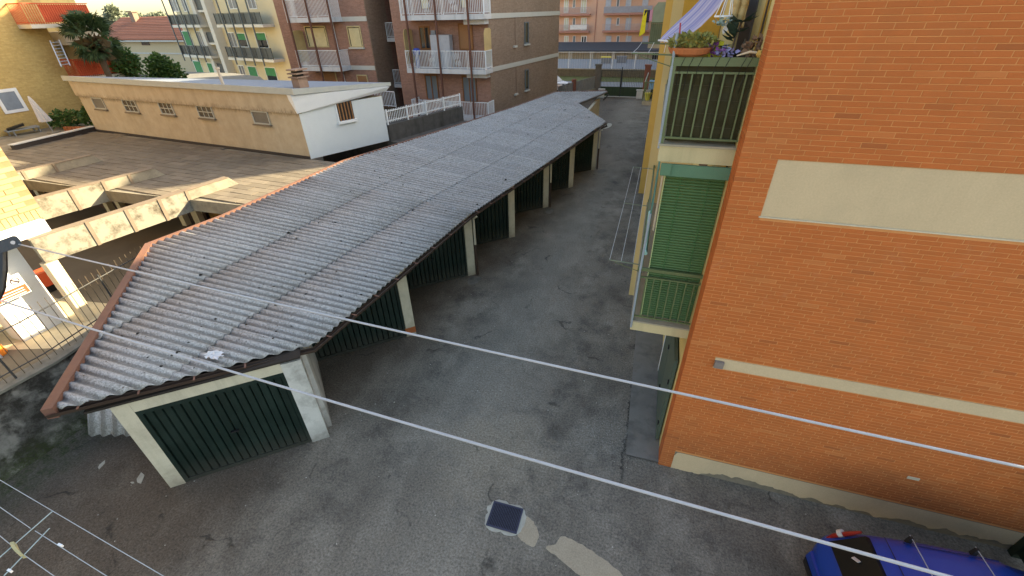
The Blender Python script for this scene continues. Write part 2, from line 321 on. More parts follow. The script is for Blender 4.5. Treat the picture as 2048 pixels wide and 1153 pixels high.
SACK = M('tan_sack_cloth', (0.50, 0.36, 0.17), 0.9, var=0.15)
BLUEC = M('blue_car_paint', (0.004, 0.036, 0.25), 0.28, var=0.05, spec=0.6, bumpv=0)
BLKP = M('black_plastic', (0.012, 0.012, 0.013), 0.5, bumpv=0)
REDL = M('red_lamp', (0.24, 0.014, 0.01), 0.3, bumpv=0)
GRASS = M('grass', (0.09, 0.10, 0.03), 0.95, var=0.4, scale=2)
STREET = M('street_asphalt', (0.20, 0.21, 0.22), 0.9, var=0.1)
EARTH = M('earth', (0.12, 0.105, 0.085), 0.95, var=0.3)
LEAF1 = mat_leaf('bush_leaves', (0.035, 0.085, 0.018), (0.09, 0.16, 0.04))
LEAF2 = mat_leaf('palm_leaves', (0.022, 0.05, 0.020), (0.06, 0.10, 0.04))
LEAF3 = mat_leaf('rubber_leaves', (0.018, 0.04, 0.03), (0.04, 0.07, 0.05))
LEAF4 = mat_leaf('sedum_leaves', (0.20, 0.22, 0.06), (0.36, 0.30, 0.08))
LEAF5 = mat_leaf('hazy_leaves', (0.12, 0.15, 0.10), (0.20, 0.22, 0.15))
BARK = M('bark', (0.09, 0.065, 0.045), 0.95, var=0.3)

# ------------------------------------------------------------------ mesh builder
class MB:
    def __init__(s): s.v = []; s.f = []; s.uv = None
    def add(s, vs, fs):
        k = len(s.v); s.v += [tuple(map(float, p)) for p in vs]; s.f += [tuple(i + k for i in f) for f in fs]; return s
    def hexa(s, p):            # p: 4 bottom (ccw from above) + 4 top
        return s.add(p, [(3, 2, 1, 0), (4, 5, 6, 7), (0, 1, 5, 4), (1, 2, 6, 5), (2, 3, 7, 6), (3, 0, 4, 7)])
    def box(s, x0, x1, y0, y1, z0, z1):
        return s.hexa([(x0, y0, z0), (x1, y0, z0), (x1, y1, z0), (x0, y1, z0), (x0, y0, z1), (x1, y0, z1), (x1, y1, z1), (x0, y1, z1)])
    def fbox(s, F, u0, u1, z0, z1, d0, d1):
        a, b = min(u0, u1), max(u0, u1); c, d = min(d0, d1), max(d0, d1); e, g = min(z0, z1), max(z0, z1)
        return s.hexa([F.w(a, d, e), F.w(b, d, e), F.w(b, c, e), F.w(a, c, e), F.w(a, d, g), F.w(b, d, g), F.w(b, c, g), F.w(a, c, g)])
    def prism(s, pts, z0, z1):
        n = len(pts); z0 = z0 if hasattr(z0, '__len__') else [z0] * n; z1 = z1 if hasattr(z1, '__len__') else [z1] * n
        vs = [(p[0], p[1], z0[i]) for i, p in enumerate(pts)] + [(p[0], p[1], z1[i]) for i, p in enumerate(pts)]
        fs = [tuple(range(n - 1, -1, -1)), tuple(range(n, 2 * n))] + [(i, (i + 1) % n, n + (i + 1) % n, n + i) for i in range(n)]
        return s.add(vs, fs)
    def beam(s, p, q, wd, h, up=(0, 0, 1)):
        p, q, up = Vector(p), Vector(q), Vector(up); d = (q - p).normalized()
        a = d.cross(up).normalized() * wd / 2; b = a.cross(d).normalized() * h / 2
        return s.hexa([p - a - b, p + a - b, q + a - b, q - a - b, p - a + b, p + a + b, q + a + b, q - a + b])
    def tube(s, pts, r, n=6, cap=True):
        pts = [Vector(p) for p in pts]; k = len(s.v); m_ = len(pts); rs = r if hasattr(r, '__len__') else [r] * m_
        up = Vector((0, 0, 1))
        if abs((pts[-1] - pts[0]).normalized().z) > 0.95: up = Vector((1, 0, 0))
        for i, p in enumerate(pts):
            t = (pts[min(i + 1, m_ - 1)] - pts[max(i - 1, 0)]).normalized(); a = t.cross(up).normalized(); b = a.cross(t)
            for j in range(n):
                an = 2 * math.pi * j / n; q = p + a * math.cos(an) * rs[i] + b * math.sin(an) * rs[i]; s.v.append(tuple(q))
        for i in range(m_ - 1):
            for j in range(n):
                s.f.append((k + i * n + j, k + i * n + (j + 1) % n, k + (i + 1) * n + (j + 1) % n, k + (i + 1) * n + j))
        if cap:
            s.f.append(tuple(k + j for j in range(n - 1, -1, -1))); s.f.append(tuple(k + (m_ - 1) * n + j for j in range(n)))
        return s
    def lathe(s, prof, c, n=12):
        k = len(s.v)
        for r_, z in prof:
            for j in range(n): s.v.append((c[0] + r_ * math.cos(2 * math.pi * j / n), c[1] + r_ * math.sin(2 * math.pi * j / n), c[2] + z))
        for i in range(len(prof) - 1):
            for j in range(n): s.f.append((k + i * n + j, k + i * n + (j + 1) % n, k + (i + 1) * n + (j + 1) % n, k + (i + 1) * n + j))
        s.f.append(tuple(k + j for j in range(n - 1, -1, -1))); s.f.append(tuple(k + (len(prof) - 1) * n + j for j in range(n)))
        return s
    def build(s, name, mat, parent=None, smooth=False, kind=None):
        v = np.array(s.v); c = (v.min(0) + v.max(0)) / 2
        me = bpy.data.meshes.new(name); me.from_pydata([tuple(p) for p in v - c], [], s.f); me.materials.append(mat)
        if s.uv:
            ul = me.uv_layers.new(name='UVMap')
            for lp in me.loops: ul.data[lp.index].uv = s.uv[lp.vertex_index]
        if smooth: me.polygons.foreach_set('use_smooth', [True] * len(me.polygons))
        me.update()
        return link(name, me, c, parent, kind)
ABS = {}
def link(name, me, c, parent=None, kind=None, rot=None):
    o = bpy.data.objects.new(name, me); C.objects.link(o); c = np.array(c, float); ABS[o.name] = c
    if parent is not None:
        o.parent = parent; o.location = tuple(c - ABS[parent.name])
    else: o.location = tuple(c)
    if rot is not None: o.rotation_euler = rot
    if kind: o['kind'] = kind
    return o
def tag(o, label, cat, group=None):
    o['label'] = label; o['category'] = cat
    if group: o['group'] = group
    return o
def thing(name, label, cat, loc, group=None):
    o = bpy.data.objects.new(name, None); C.objects.link(o); o.location = tuple(map(float, loc[:3])); ABS[o.name] = np.array(loc[:3], float)
    o.empty_display_size = 0.3
    return tag(o, label, cat, group)
def struct(mb, name, mat): return mb.build(name, mat, None, kind='structure')
def repeat(name, me, places, parent):          # alike pieces share one mesh
    return [link(name, me, p[:3], parent, rot=(p[3] if len(p) > 3 else None)) for p in places]
def sheet(pts, z): return MB().add([(p[0], p[1], z) for p in pts], [tuple(range(len(pts)))])
def interp(tab, y):
    if y <= tab[0][0]: return tab[0][1]
    for (a, va), (b, vb) in zip(tab, tab[1:]):
        if y <= b: return va + (vb - va) * (y - a) / (b - a)
    (a, va), (b, vb) = tab[-2:]
    return vb + (vb - va) * (y - b) / (b - a)

# ================================================================== THE GROUND
struct(sheet([(-900, -60), (900, -60), (900, 1500), (-900, 1500)], -0.012), 'ground', EARTH)
BW = [(-12.6, -4), (-11.78, 2.2), (-11.7, 3.3), (-11.9, 7.2)]          # boundary wall, yard face
struct(sheet([(-12.0, -8), (14, -8), (14, 51), (-7.4, 51), (-8.4, 36), (-11.5, 13), (-11.9, 6.5)], 0.0), 'yard', ASPH)
struct(sheet([(-70, -10), (-12.5, -10), (-12.0, 13), (-9.3, 28), (-8, 48), (-70, 48)], -0.004), 'courtyard', COURT)
struct(sheet([(-40, 52.0), (60, 51.2), (60, 61.5), (-40, 61.5)], -0.002), 'street', STREET)
struct(sheet([(-15.9, 5.0), (-12.3, 5.4), (-12.2, 7.4), (-16.2, 7.2), (-21, 6.6), (-21, 3.2)], 0.0), 'path', COURTL)  # pale sheet stands in for the sunlit part of the courtyard floor
struct(sheet([(0.42, 6.15), (1.09, 6.15), (1.09, 12.4), (0.30, 12.4), (0.36, 9.0)], 0.035), 'pavement', PAVE)
# worn mortar patches lying on the asphalt
def blob(px, z=0.004, jit=0.04, sub=5):
    pts = [P(a, b, z=z) for a, b in px]; out = []
    n = len(pts)
    for i in range(n):
        for k in range(sub):
            t = k / sub; p0, p1, p2, p3 = pts[i - 1], pts[i], pts[(i + 1) % n], pts[(i + 2) % n]
            q = 0.5 * (2 * p1 + (p2 - p0) * t + (2 * p0 - 5 * p1 + 4 * p2 - p3) * t * t + (3 * p1 - p0 - 3 * p2 + p3) * t ** 3)
            out.append((q[0] + rnd.uniform(-jit, jit), q[1] + rnd.uniform(-jit, jit)))
    return sheet(out, z)
struct(blob([(1046, 1034), (1064, 1040), (1077, 1068), (1070, 1092), (1052, 1088), (1034, 1068)], 0.004, 0.012), 'mortar_patch', PATCHM)
struct(blob([(1110, 1088), (1124, 1074), (1158, 1086), (1205, 1118), (1250, 1160), (1215, 1200), (1170, 1160), (1128, 1124), (1092, 1096)], 0.004, 0.015), 'mortar_patch', PATCHM)
for pts in ([(1196, 254), (1206, 248), (1220, 247), (1224, 251), (1214, 257), (1202, 258)], [(935, 562), (948, 552), (962, 556), (955, 566), (940, 570)],
            [(1090, 424), (1100, 417), (1108, 420), (1100, 428)], [(1195, 344), (1206, 338), (1214, 341), (1204, 347)]):
    struct(blob(pts, 0.004, 0.02), 'cement_splash', SURR if pts[0] == (1196, 254) else PAVE)

# ================================================================== GARAGE ROW
EAVE = [(2.3, -8.62), (5.1, -5.95), (8.2, -5.70), (11.9, -5.40), (18.5, -4.20), (26.6, -2.87), (30.35, -5.18), (35.7, -3.95)]
EZ = [(5.1, -5.95), (8.2, -5.70), (11.9, -5.40), (18.5, -4.20), (26.6, -2.87)]
POLY = [(-8.62, 2.30), (-5.95, 5.1), (-5.70, 8.2), (-5.40, 11.9), (-4.20, 18.5), (-2.87, 26.6), (-5.18, 30.35), (-3.95, 35.7), (-7.15, 32.8), (-8.45, 26.5), (-9.9, 20.45), (-11.55, 14.1), (-11.75, 8.6), (-12.05, 6.65)]
def roofz(x, y):
    xe = -5.95 if y < 5.1 else interp(EZ, y)
    return 2.46 + 0.097 * (xe - x)
def theta(y): return math.radians(interp([(3, -2.5), (9, -2.5), (14, 3), (18, 9), (40, 10)], y))
def clip_line(c):
    t = math.tan(theta(c)); xs = []
    n = len(POLY)
    for i in range(n):
        (x1, y1), (x2, y2) = POLY[i], POLY[(i + 1) % n]
        f1 = y1 - (c - t * (x1 + 9)); f2 = y2 - (c - t * (x2 + 9))
        if (f1 < 0) != (f2 < 0): k = f1 / (f1 - f2); xs.append(x1 + (x2 - x1) * k)
    return (min(xs), max(xs), t) if len(xs) >= 2 else None
gar = thing('garage_row', 'long low row of garages with a grey corrugated roof and dark green doors', 'garage row', (-6.1, 4.7, 0))
PITCH, NS = 0.185, 6
rows = [(-14, -9.75), (-9.75, -7.55), (-7.55, 0)]
c0 = 2.0; sheet_i = 0
cuts = [(3, 9.2), (9.2, 14), (14, 22), (22, 40)]
while c0 < 36.5:
    wd = PITCH * 5; c1 = c0 + wd
    for r_ in range(3):
        # the seams follow the bending eave
        mb = MB(); N = 5 * NS; ph_ = {}
        lines = []; mb.uv = []
        for k in range(N + 1):
            c = c0 + wd * k / N + (0.045 if k == N else 0); cl = clip_line(c)
            if cl is None: lines.append(None); continue
            xa, xb, t = cl
            off = (-5.95 if c < 5.1 else interp(EZ, c)) + 5.95
            s0 = -20 if r_ == 0 else -9.85 + off * 0.93 + (r_ - 1) * 2.05; s1 = 20 if r_ == 2 else -9.85 + off * 0.93 + r_ * 2.05 + 0.16
            a, b_ = max(xa - 0.02, s0), min(xb + 0.06, s1)
            if b_ - a < 0.03: lines.append(None); continue
            h = 0.030 * math.cos(2 * math.pi * k / NS) + 0.013 * (r_ == 0) + 0.0065 * (r_ == 1)
            if k == N: h += 0.006
            jit = 0.0
            pts = []
            for q in range(3):
                x = a + (b_ - a) * q / 2; y = c - t * (x + 9)
                pts.append((x, y, roofz(x, y) + h + (0.012 if s0 > -19 and q == 0 else 0) * -1))
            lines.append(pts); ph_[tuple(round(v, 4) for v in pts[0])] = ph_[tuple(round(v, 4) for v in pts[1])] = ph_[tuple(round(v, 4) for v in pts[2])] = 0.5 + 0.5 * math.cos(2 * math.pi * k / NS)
        for A_, B_ in zip(lines, lines[1:]):
            if A_ is None or B_ is None: continue
            k0 = len(mb.v); mb.v += [tuple(p) for p in A_ + B_]
            for q in range(2): mb.f.append((k0 + q, k0 + 1 + q, k0 + 4 + q, k0 + 3 + q))
        if len(mb.f) > 1:
            # weld neighbouring columns and give the sheet its edge thickness
            vm = {}; idx = []
            nv = []
            for p in mb.v:
                kk = (round(p[0], 4), round(p[1], 4), round(p[2], 4))
                if kk not in vm: vm[kk] = len(nv); nv.append(p)
                idx.append(vm[kk])
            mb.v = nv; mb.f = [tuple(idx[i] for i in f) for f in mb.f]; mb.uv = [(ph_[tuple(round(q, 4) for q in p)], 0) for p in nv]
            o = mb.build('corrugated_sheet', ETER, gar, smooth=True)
            if c0 < 12:
                sm = o.modifiers.new('thick', 'SOLIDIFY'); sm.thickness = 0.008; sm.offset = -1
    c0 = c1
# deck boards under the sheets so no light leaks through
def inset(p, k=0.06):
    cx, cy = -7.5, 18; return p
mb = MB(); ys = np.linspace(2.6, 35.2, 60)
prev = None
for y in ys:
    cl = [];
    n = len(POLY)
    for i in range(n):
        (x1, y1), (x2, y2) = POLY[i], POLY[(i + 1) % n]
        if (y1 < y) != (y2 < y): cl.append(x1 + (x2 - x1) * (y - y1) / (y2 - y1))
    xa, xb = min(cl) + 0.1, max(cl) - 0.12
    cur = [(xa, y, roofz(xa, y) - 0.075), (xb, y, roofz(xb, y) - 0.075)]
    if prev: mb.add(prev + cur, [(0, 1, 3, 2)])
    prev = cur
mb.build('roof_deck', WOODD, gar)
# brown verge flashing and gutter
def on_roof(x, y, dz=0.0): return (x, y, roofz(x, y) + dz)
for a, b_ in ((( -8.66, 2.22), (-12.11, 6.66)), ((-12.11, 6.66), (-11.80, 8.6)), ((-11.80, 8.6), (-11.60, 14.1)), ((-11.60, 14.1), (-9.95, 20.45)), ((-9.95, 20.45), (-8.5, 26.5)), ((-8.5, 26.5), (-7.2, 32.85)), ((-7.2, 32.85), (-3.95, 35.78))):
    mb = MB(); d = Vector((b_[0] - a[0], b_[1] - a[1])).normalized(); n2 = (-d.y, d.x); wdt = 0.15 if a[1] < 6 else 0.07
    L = [(a[0] + n2[0] * s, a[1] + n2[1] * s) for s in (-wdt / 2, wdt / 2)] ; K = [(b_[0] + n2[0] * s, b_[1] + n2[1] * s) for s in (-wdt / 2, wdt / 2)]
    q = [L[0], K[0], K[1], L[1]]
    mb.prism(q, [roofz(*p) - 0.16 for p in q], [roofz(*p) + 0.055 for p in q]); mb.build('verge_flashing', RUST, gar)
ev = [(-8.70, 2.20), (-5.86, 5.02), (-5.60, 8.2), (-5.30, 11.9), (-4.10, 18.5), (-2.75, 26.55)]
mb = MB()
path = [on_roof(x, y, -0.09) for x, y in ev]
prof = [(-0.055, 0.045), (-0.05, -0.02), (0, -0.055), (0.05, -0.02), (0.06, 0.045), (0.048, 0.043), (0.036, -0.014), (0, -0.04), (-0.036, -0.014), (-0.045, 0.045)]
k0 = len(mb.v)
for i, p in enumerate(path):
    t = Vector(path[min(i + 1, len(path) - 1)]) - Vector(path[max(i - 1, 0)]); t.z = 0; t.normalize(); nn = Vector((t.y, -t.x, 0))
    for a, h in prof: mb.v.append((p[0] + nn.x * a, p[1] + nn.y * a, p[2] + h))
for i in range(len(path) - 1):
    for j in range(len(prof)):
        n_ = len(prof); mb.f.append((i * n_ + j, (i + 1) * n_ + j, (i + 1) * n_ + (j + 1) % n_, i * n_ + (j + 1) % n_))
mb.build('gutter', GUTT, gar)
for p, q in zip(path, path[1:]):
    L = (Vector(q) - Vector(p)).length; n_ = max(2, int(L / 0.75))
    for i in range(n_):
        c = Vector(p).lerp(Vector(q), (i + 0.5) / n_); t = (Vector(q) - Vector(p)).normalized(); nn = Vector((t.y, -t.x, 0))
        MB().beam(c - nn * 0.07 + Vector((0, 0, 0.055)), c + nn * 0.085 + Vector((0, 0, 0.052)), 0.03, 0.012).build('gutter_bracket', RUST, gar)
ev2 = [(-5.12, 30.35), (-3.86, 35.7)]
MB().tube([on_roof(x, y, -0.06) for x, y in ev2], 0.055, 8).build('gutter', GUTT, gar)
MB().tube([on_roof(-3.9, 35.6, -0.08), on_roof(-3.75, 35.7, -0.2), (-4.1, 35.6, 2.1)], 0.05, 8).build('downpipe', GUTT, gar)
MB().tube([on_roof(-2.8, 26.5, -0.1), (-2.72, 26.6, 2.2), (-3.05, 26.6, 2.05)], 0.05, 8).build('downpipe', GUTT, gar)
# saw-tooth bays: tip posts, doors set at an angle
tips = [(-6.02, 4.74), (-5.96, 8.50), (-5.54, 12.19), (-5.06, 15.48), (-4.48, 18.99), (-3.85, 22.01), (-3.14, 25.25)]
ddir = np.array([0.745, 0.667])
def plank_door(a, b_, h, planks, label=None, recess=0.10):
    a = np.array(a); b_ = np.array(b_); F = Frame(a, b_); L = F.L
    d = MB(); d.fbox(F, 0.0, 0.08, 0.02, h, -0.06, 0.02); d.fbox(F, L - 0.08, L, 0.02, h, -0.06, 0.02); d.fbox(F, 0.08, L - 0.08, h - 0.09, h, -0.06, 0.02); d.fbox(F, 0.08, L - 0.08, 0.02, 0.1, -0.06, 0.01)
    door = d.build('garage_door', DOORG, gar)
    if label: door['label'] = label
    w_ = (L - 0.16) / planks; me = None
    for i in range(planks):
        c = F.w(0.08 + (i + 0.5) * w_, -0.03, (h + 0.01) / 2)
        if me is None:
            hw = w_ / 2 - 0.006; hh = (h - 0.19) / 2
            vs = [(-hw - 0.002, -0.016), (-hw + 0.012, 0.016), (hw - 0.012, 0.016), (hw + 0.002, -0.016)]
            pts = []
            for zz in (-hh, hh):
                for uu, dd in vs: q = F.u * uu + F.n * dd; pts.append((q[0], q[1], zz))
            me = bpy.data.meshes.new('plank'); me.from_pydata(pts, [], [(0, 1, 5, 4), (1, 2, 6, 5), (2, 3, 7, 6), (3, 2, 1, 0), (4, 5, 6, 7), (3, 0, 4, 7)]); me.materials.append(DOORG)
        link('plank', me, c, door)
    MB().fbox(F, L * 0.5 - 0.07, L * 0.5 + 0.07, 0.98, 1.01, 0.005, 0.05).build('handle', DARKM, door)
    return F
nearL = (-8.33, 2.76); dl = (-8.12, 2.93); dr = (-6.27, 4.52)
F0 = Frame(nearL, tips[0])
plank_door(dl, dr, 2.12, 16, 'widest dark green plank door at the near end')
def wbox(name, F, u0, u1, z0, z1, d0, d1, mat, par=gar): return MB().fbox(F, u0, u1, z0, z1, d0, d1).build(name, mat, par)
wbox('pillar', F0, -0.0, 0.27, 0, 2.42, -0.3, 0.03, CREAM)
u_r = F0.L - 0.34
MB().hexa([F0.w(u_r, 0.03, 0), F0.w(F0.L + 0.02, 0.03, 0), F0.w(F0.L - 0.02, -0.35, 0), F0.w(u_r, -0.35, 0), F0.w(u_r, 0.03, 2.32), F0.w(F0.L + 0.03, 0.03, 2.32), F0.w(F0.L + 0.0, -0.35, 2.32), F0.w(u_r, -0.35, 2.32)]).build('pillar', BUTT, gar)
wbox('lintel', F0, 0.27, u_r, 2.12, 2.40, -0.25, 0.025, CREAM)
wbox('eave_board', F0, -0.3, F0.L + 0.05, 2.405, 2.45, -0.2, 0.10, WOODD)
# gable end of the near bay under the flashing
gp = [(-8.35, 2.9), (-11.7, 7.0)]; FG = Frame(gp[1], gp[0])
wbox('end_wall', FG, 0.1, FG.L - 0.1, 0, 2.5, -0.2, -0.05, CONCD)
prev = tips[0]
for k, tp in enumerate(tips[1:]):
    tp = np.array(tp); a = tp - ddir * (2.62 if k < 3 else 2.5); b_ = tp - ddir * 0.14; h = 2.10
    plank_door(a, b_, h, 16 if k < 2 else 14)
    Fd = Frame(a, tp)
    zt = [roofz(*(Fd.o + Fd.u * u)) - 0.10 for u in (0, Fd.L)]
    MB().hexa([Fd.w(0, -0.02, h), Fd.w(Fd.L - 0.14, -0.02, h), Fd.w(Fd.L - 0.14, -0.14, h), Fd.w(0, -0.14, h), Fd.w(0, -0.02, zt[0]), Fd.w(Fd.L - 0.14, -0.02, zt[1]), Fd.w(Fd.L - 0.14, -0.14, zt[1]), Fd.w(0, -0.14, zt[0])]).build('lintel', WOODD, gar)
    Fs = Frame(prev, a) if k else Frame((-6.02, 4.9), a)
    wbox('side_wall', Fs, 0.16, Fs.L + 0.05, 0, 2.42, -0.16, 0.0, BUTT if k == 0 else CREAM)
    pm = MB().fbox(Fd, Fd.L - 0.16, Fd.L + 0.13, 0, 2.38, -0.30, 0.02)
    if k == 0:
        MB().fbox(Fd, Fd.L - 0.165, Fd.L + 0.135, 0.10, 0.30, -0.305, 0.025).build('brick_base', M('bare_red_brick', (0.34, 0.10, 0.035), 0.9, var=0.25), gar)
        pm = MB().fbox(Fd, Fd.L - 0.16, Fd.L + 0.13, 0.0, 0.10, -0.30, 0.02).fbox(Fd, Fd.L - 0.16, Fd.L + 0.13, 0.30, 2.38, -0.30, 0.02)
    pm.build('pillar', CREAM, gar)
    if k in (1, 3, 5):
        x, y = Fd.w(Fd.L + 0.16, 0.14, 0)[:2]
        MB().tube([(x, y, 1.25), (x, y, 2.2), on_roof(x + 0.12, y, -0.14)], 0.04, 8).build('downpipe', CREAM, gar)
        MB().tube([(x, y, 0.05), (x, y, 1.25)], 0.048, 8).build('downpipe', GUTT, gar)
    prev = tuple(tp)
wbox('back_wall', Frame((-11.4, 7.0), (-11.2, 14.0)), -0.1, 7.1, 0, 2.6, 0.02, 0.2, CONCD)
wbox('back_wall', Frame((-11.2, 14.0), (-7.0, 32.5)), 0.0, 18.9, 0, 2.5, 0.02, 0.2, CONCD)
Fe = Frame((-4.35, 30.2), (-3.95, 35.4))
MB().box(-4.5, -4.32, 30.4, 35.4, 0, 2.35).build('side_wall', CREAM, gar)
MB().box(-7.0, -4.55, 30.6, 30.8, 0, 2.3).build('side_wall', CREAM, gar)
MB().fbox(Frame((-3.14, 25.3), (-5.2, 29.9)), 0.1, 4.9, 0, 2.3, -0.2, 0.0).build('side_wall', CREAM, gar)
# dark clumps of moss and grit on the roof
mb = MB()
for i in range(260):
    y = rnd.uniform(3.5, 30) ** 1.0; cl = clip_line(y)
    if not cl: continue
    x = rnd.uniform(cl[0] + 0.2, cl[1] - 0.1); yy = y - cl[2] * (x + 9); s_ = rnd.uniform(0.012, 0.034) * (1.6 if rnd.random() < 0.08 else 1)
    ph = ((y - 2.0) / PITCH) % 1
    zc = roofz(x, yy) + 0.030 * math.cos(2 * math.pi * ph) + 0.02
    vs = [(x + s_ * math.cos(a) * rnd.uniform(0.7, 1.5), yy + s_ * math.sin(a) * rnd.uniform(0.7, 1.2), zc) for a in (0, 1.3, 2.5, 3.8, 5)] + [(x, yy, zc + s_ * 0.8)]
    mb.add(vs, [(0, 1, 5), (1, 2, 5), (2, 3, 5), (3, 4, 5), (4, 0, 5)])
mb.build('moss_clumps', M('dark_moss', (0.022, 0.02, 0.018), 1.0), gar, kind='stuff')
mb = MB()
for c in np.arange(2.6, 34, PITCH * 2):
    cl = clip_line(c)
    if not cl: continue
    off = (-5.95 if c < 5.1 else interp(EZ, c)) + 5.95
    for xx in (-11.4, -10.1, -8.9, -8.05, -6.9, -6.15):
        x = xx + off * .93
        if not cl[0] + .15 < x < cl[1] - .05: continue
        c_r = 2.0 + round((c - 2.0) / PITCH) * PITCH; y = c_r - cl[2] * (x + 9); z_ = roofz(x, y) + .034 + (.013 if x < -9.75 + off * .93 else .0065 if x < -7.7 + off * .93 else 0); s_ = .014
        mb.add([(x + s_, y, z_), (x, y + s_, z_), (x - s_, y, z_), (x, y - s_, z_), (x, y, z_ + .014)], [(0, 1, 4), (1, 2, 4), (2, 3, 4), (3, 0, 4)])
mb.build('roof_bolts', M('rusty_bolt', (0.09, 0.06, 0.045), .8), gar, kind='stuff')
# things lying on or by the garage roof
p = P(430, 711, z=roofz(-7.4, 4.2) + 0.03)
mb = MB(); n_ = 7
for i in range(n_):
    for j in range(n_):
        mb.v.append((p[0] + (i / 6 - .5) * 0.34 + rnd.uniform(-.02, .02), p[1] + (j / 6 - .5) * 0.24 + rnd.uniform(-.02, .02), roofz(p[0], p[1]) + 0.04 + rnd.uniform(0, 0.06)))
for i in range(n_ - 1):
    for j in range(n_ - 1):
        if (i, j) in ((0, 0), (5, 5), (0, 5), (5, 4)): continue
        mb.f.append((i * n_ + j, (i + 1) * n_ + j, (i + 1) * n_ + j + 1, i * n_ + j + 1))
tag(mb.build('plastic_scrap', M('white_plastic_film', (0.62, 0.63, 0.66), 0.4), smooth=False), 'crumpled scrap of white plastic lying on the corrugated garage roof', 'litter')
# corrugated scrap sheet leaning behind the near garage
mb = MB(); N = 24
for k in range(N + 1):
    x = -9.95 + 0.0; t = k / N; h = 0.03 * math.cos(2 * math.pi * k / 6)
    for q in range(2):
        mb.v.append((-10.95 + t * 1.15, 3.02 + t * 0.25 + .35 * q + h * .9, 0.32 + .12 * t + q * 0.75 + h * .4))
for k in range(N): mb.f.append((2 * k, 2 * k + 2, 2 * k + 3, 2 * k + 1))
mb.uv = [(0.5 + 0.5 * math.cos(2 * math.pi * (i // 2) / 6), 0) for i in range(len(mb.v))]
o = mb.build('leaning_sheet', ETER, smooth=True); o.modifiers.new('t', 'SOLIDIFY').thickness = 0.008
tag(o, 'short corrugated sheet propped behind the nearest garage by the mossy wall', 'sheet')

# ================================================================== BOUNDARY WALL AND WIRE FENCE
bw = thing('boundary_wall', 'low mossy concrete wall at the left edge of the yard', 'wall', (-11.8, 2.2, 0))
poly = [(-13.2, -6), (-11.78, 2.2), (-11.74, 3.6), (-12.3, 6.8), (-12.62, 6.8), (-12.05, 3.5), (-12.08, 2.3), (-13.5, -6)]
MB().prism(poly, 0, [1.75, 1.75, 1.72, 1.68, 1.68, 1.72, 1.75, 1.75]).build('wall_body', MOSS, bw)
cap = [(-13.17, -6), (-11.74, 2.2), (-11.70, 3.62), (-12.26, 6.82), (-12.66, 6.82), (-12.09, 3.5), (-12.12, 2.3), (-13.54, -6)]
MB().prism(cap, [1.755, 1.755, 1.725, 1.685, 1.685, 1.725, 1.755, 1.755], [1.81, 1.81, 1.78, 1.73, 1.73, 1.78, 1.81, 1.81]).build('coping', M('lichen_coping', (0.17, 0.165, 0.14), 0.95, var=0.5, scale=5), bw)
wf = thing('wire_fence', 'thin rusty vertical bar fence standing on the mossy boundary wall', 'fence', (-11.95, 2.3, 1.8))
fl = [(-12.2, 0.3), (-11.92, 2.2), (-11.88, 3.6), (-12.4, 6.6)]
FENCEM = M('rusty_bar', (0.10, 0.075, 0.05), 0.7)
def along(pl, s):
    for a, b_ in zip(pl, pl[1:]):
        L = math.dist(a, b_)
        if s <= L: return (a[0] + (b_[0] - a[0]) * s / L, a[1] + (b_[1] - a[1]) * s / L)
        s -= L
    return pl[-1]
tot = sum(math.dist(a, b_) for a, b_ in zip(fl, fl[1:]))
bar = MB().tube([(0, 0, -0.62), (0, 0, 0.62)], 0.006, 5); me = None
s_ = 0.05
while s_ < tot:
    x, y = along(fl, s_)
    if me is None: o = MB().tube([(x, y, 1.8), (x, y, 3.02)], 0.007, 5).build('bar', FENCEM, wf); me = o.data
    else: link('bar', me, (x, y, 2.41), wf)
    s_ += 0.15
for z in (1.98, 2.82): MB().tube([(x, y, z) for x, y in fl], 0.014, 5).build('rail', M('dark_fence_rail', (0.05, 0.05, 0.05), 0.6), wf)
for s_ in (0.3, 2.75, 5.1): x, y = along(fl, s_); MB().tube([(x, y, 1.75), (x, y, 2.9)], 0.02, 6).build('post', MATS['dark_fence_rail'], wf)

# ================================================================== LEFT GARAGES: flat roof, cross beams
lg = thing('sunken_garage_block', 'flat roofed garage block with stained cross beams and brown doors', 'garage block', (-20, 10.6, 0))
RZ = 2.5
rp_ = [(-33, 10.6), (-20, 10.42), (-12.0, 10.62), (-11.4, 14.1), (-12.35, 15.75), (-14.3, 15.9), (-31.3, 17.75), (-36.0, 18.2), (-36.0, 13.0)]
MB().prism(rp_, 2.14, 2.46).build('roof_slab', CONC, lg)
MB().fbox(Frame((-33, 10.57), (-20, 10.39)), 0, 13, 2.1, 2.53, 0.0, 0.05).build('roof_edge', CONC, lg)
MB().fbox(Frame((-20, 10.39), (-12.0, 10.59)), 0, 8.05, 2.1, 2.53, 0.0, 0.05).build('roof_edge', CONC, lg)
# roof tiles: long strips laid in rows
inside = lambda x, y, pl: sum(((pl[i][1] > y) != (pl[i - 1][1] > y)) and (x < (pl[i - 1][0] - pl[i][0]) * (y - pl[i][1]) / (pl[i - 1][1] - pl[i][1]) + pl[i][0]) for i in range(len(pl))) % 2 == 1
hw, hd = 0.55, 0.18; ra = math.radians(6)
me = MB().box(-hw + .012, hw - .012, -hd + .012, hd - .012, -0.018, 0.018).build('roof_tile', ROOFT, lg).data
tl_first = bpy.data.objects['roof_tile']
tiles = []
for j in range(26):
    for i in range(34):
        x = -33 + (i + (j % 2) * 0.5) * 2 * hw; y = 10.7 + j * 2 * hd - (x + 22) * math.tan(ra) * 0.6
        if all(inside(x + a, y + b_, rp_) for a, b_ in ((-.5, -.15), (.5, .15), (.5, -.15), (-.5, .15))) and x > -31.5 + (y - 13) * 0.0: tiles.append((x, y))
tiles.sort(key=lambda t: math.dist(t, (0, 0)))
first = True
rest = MB()
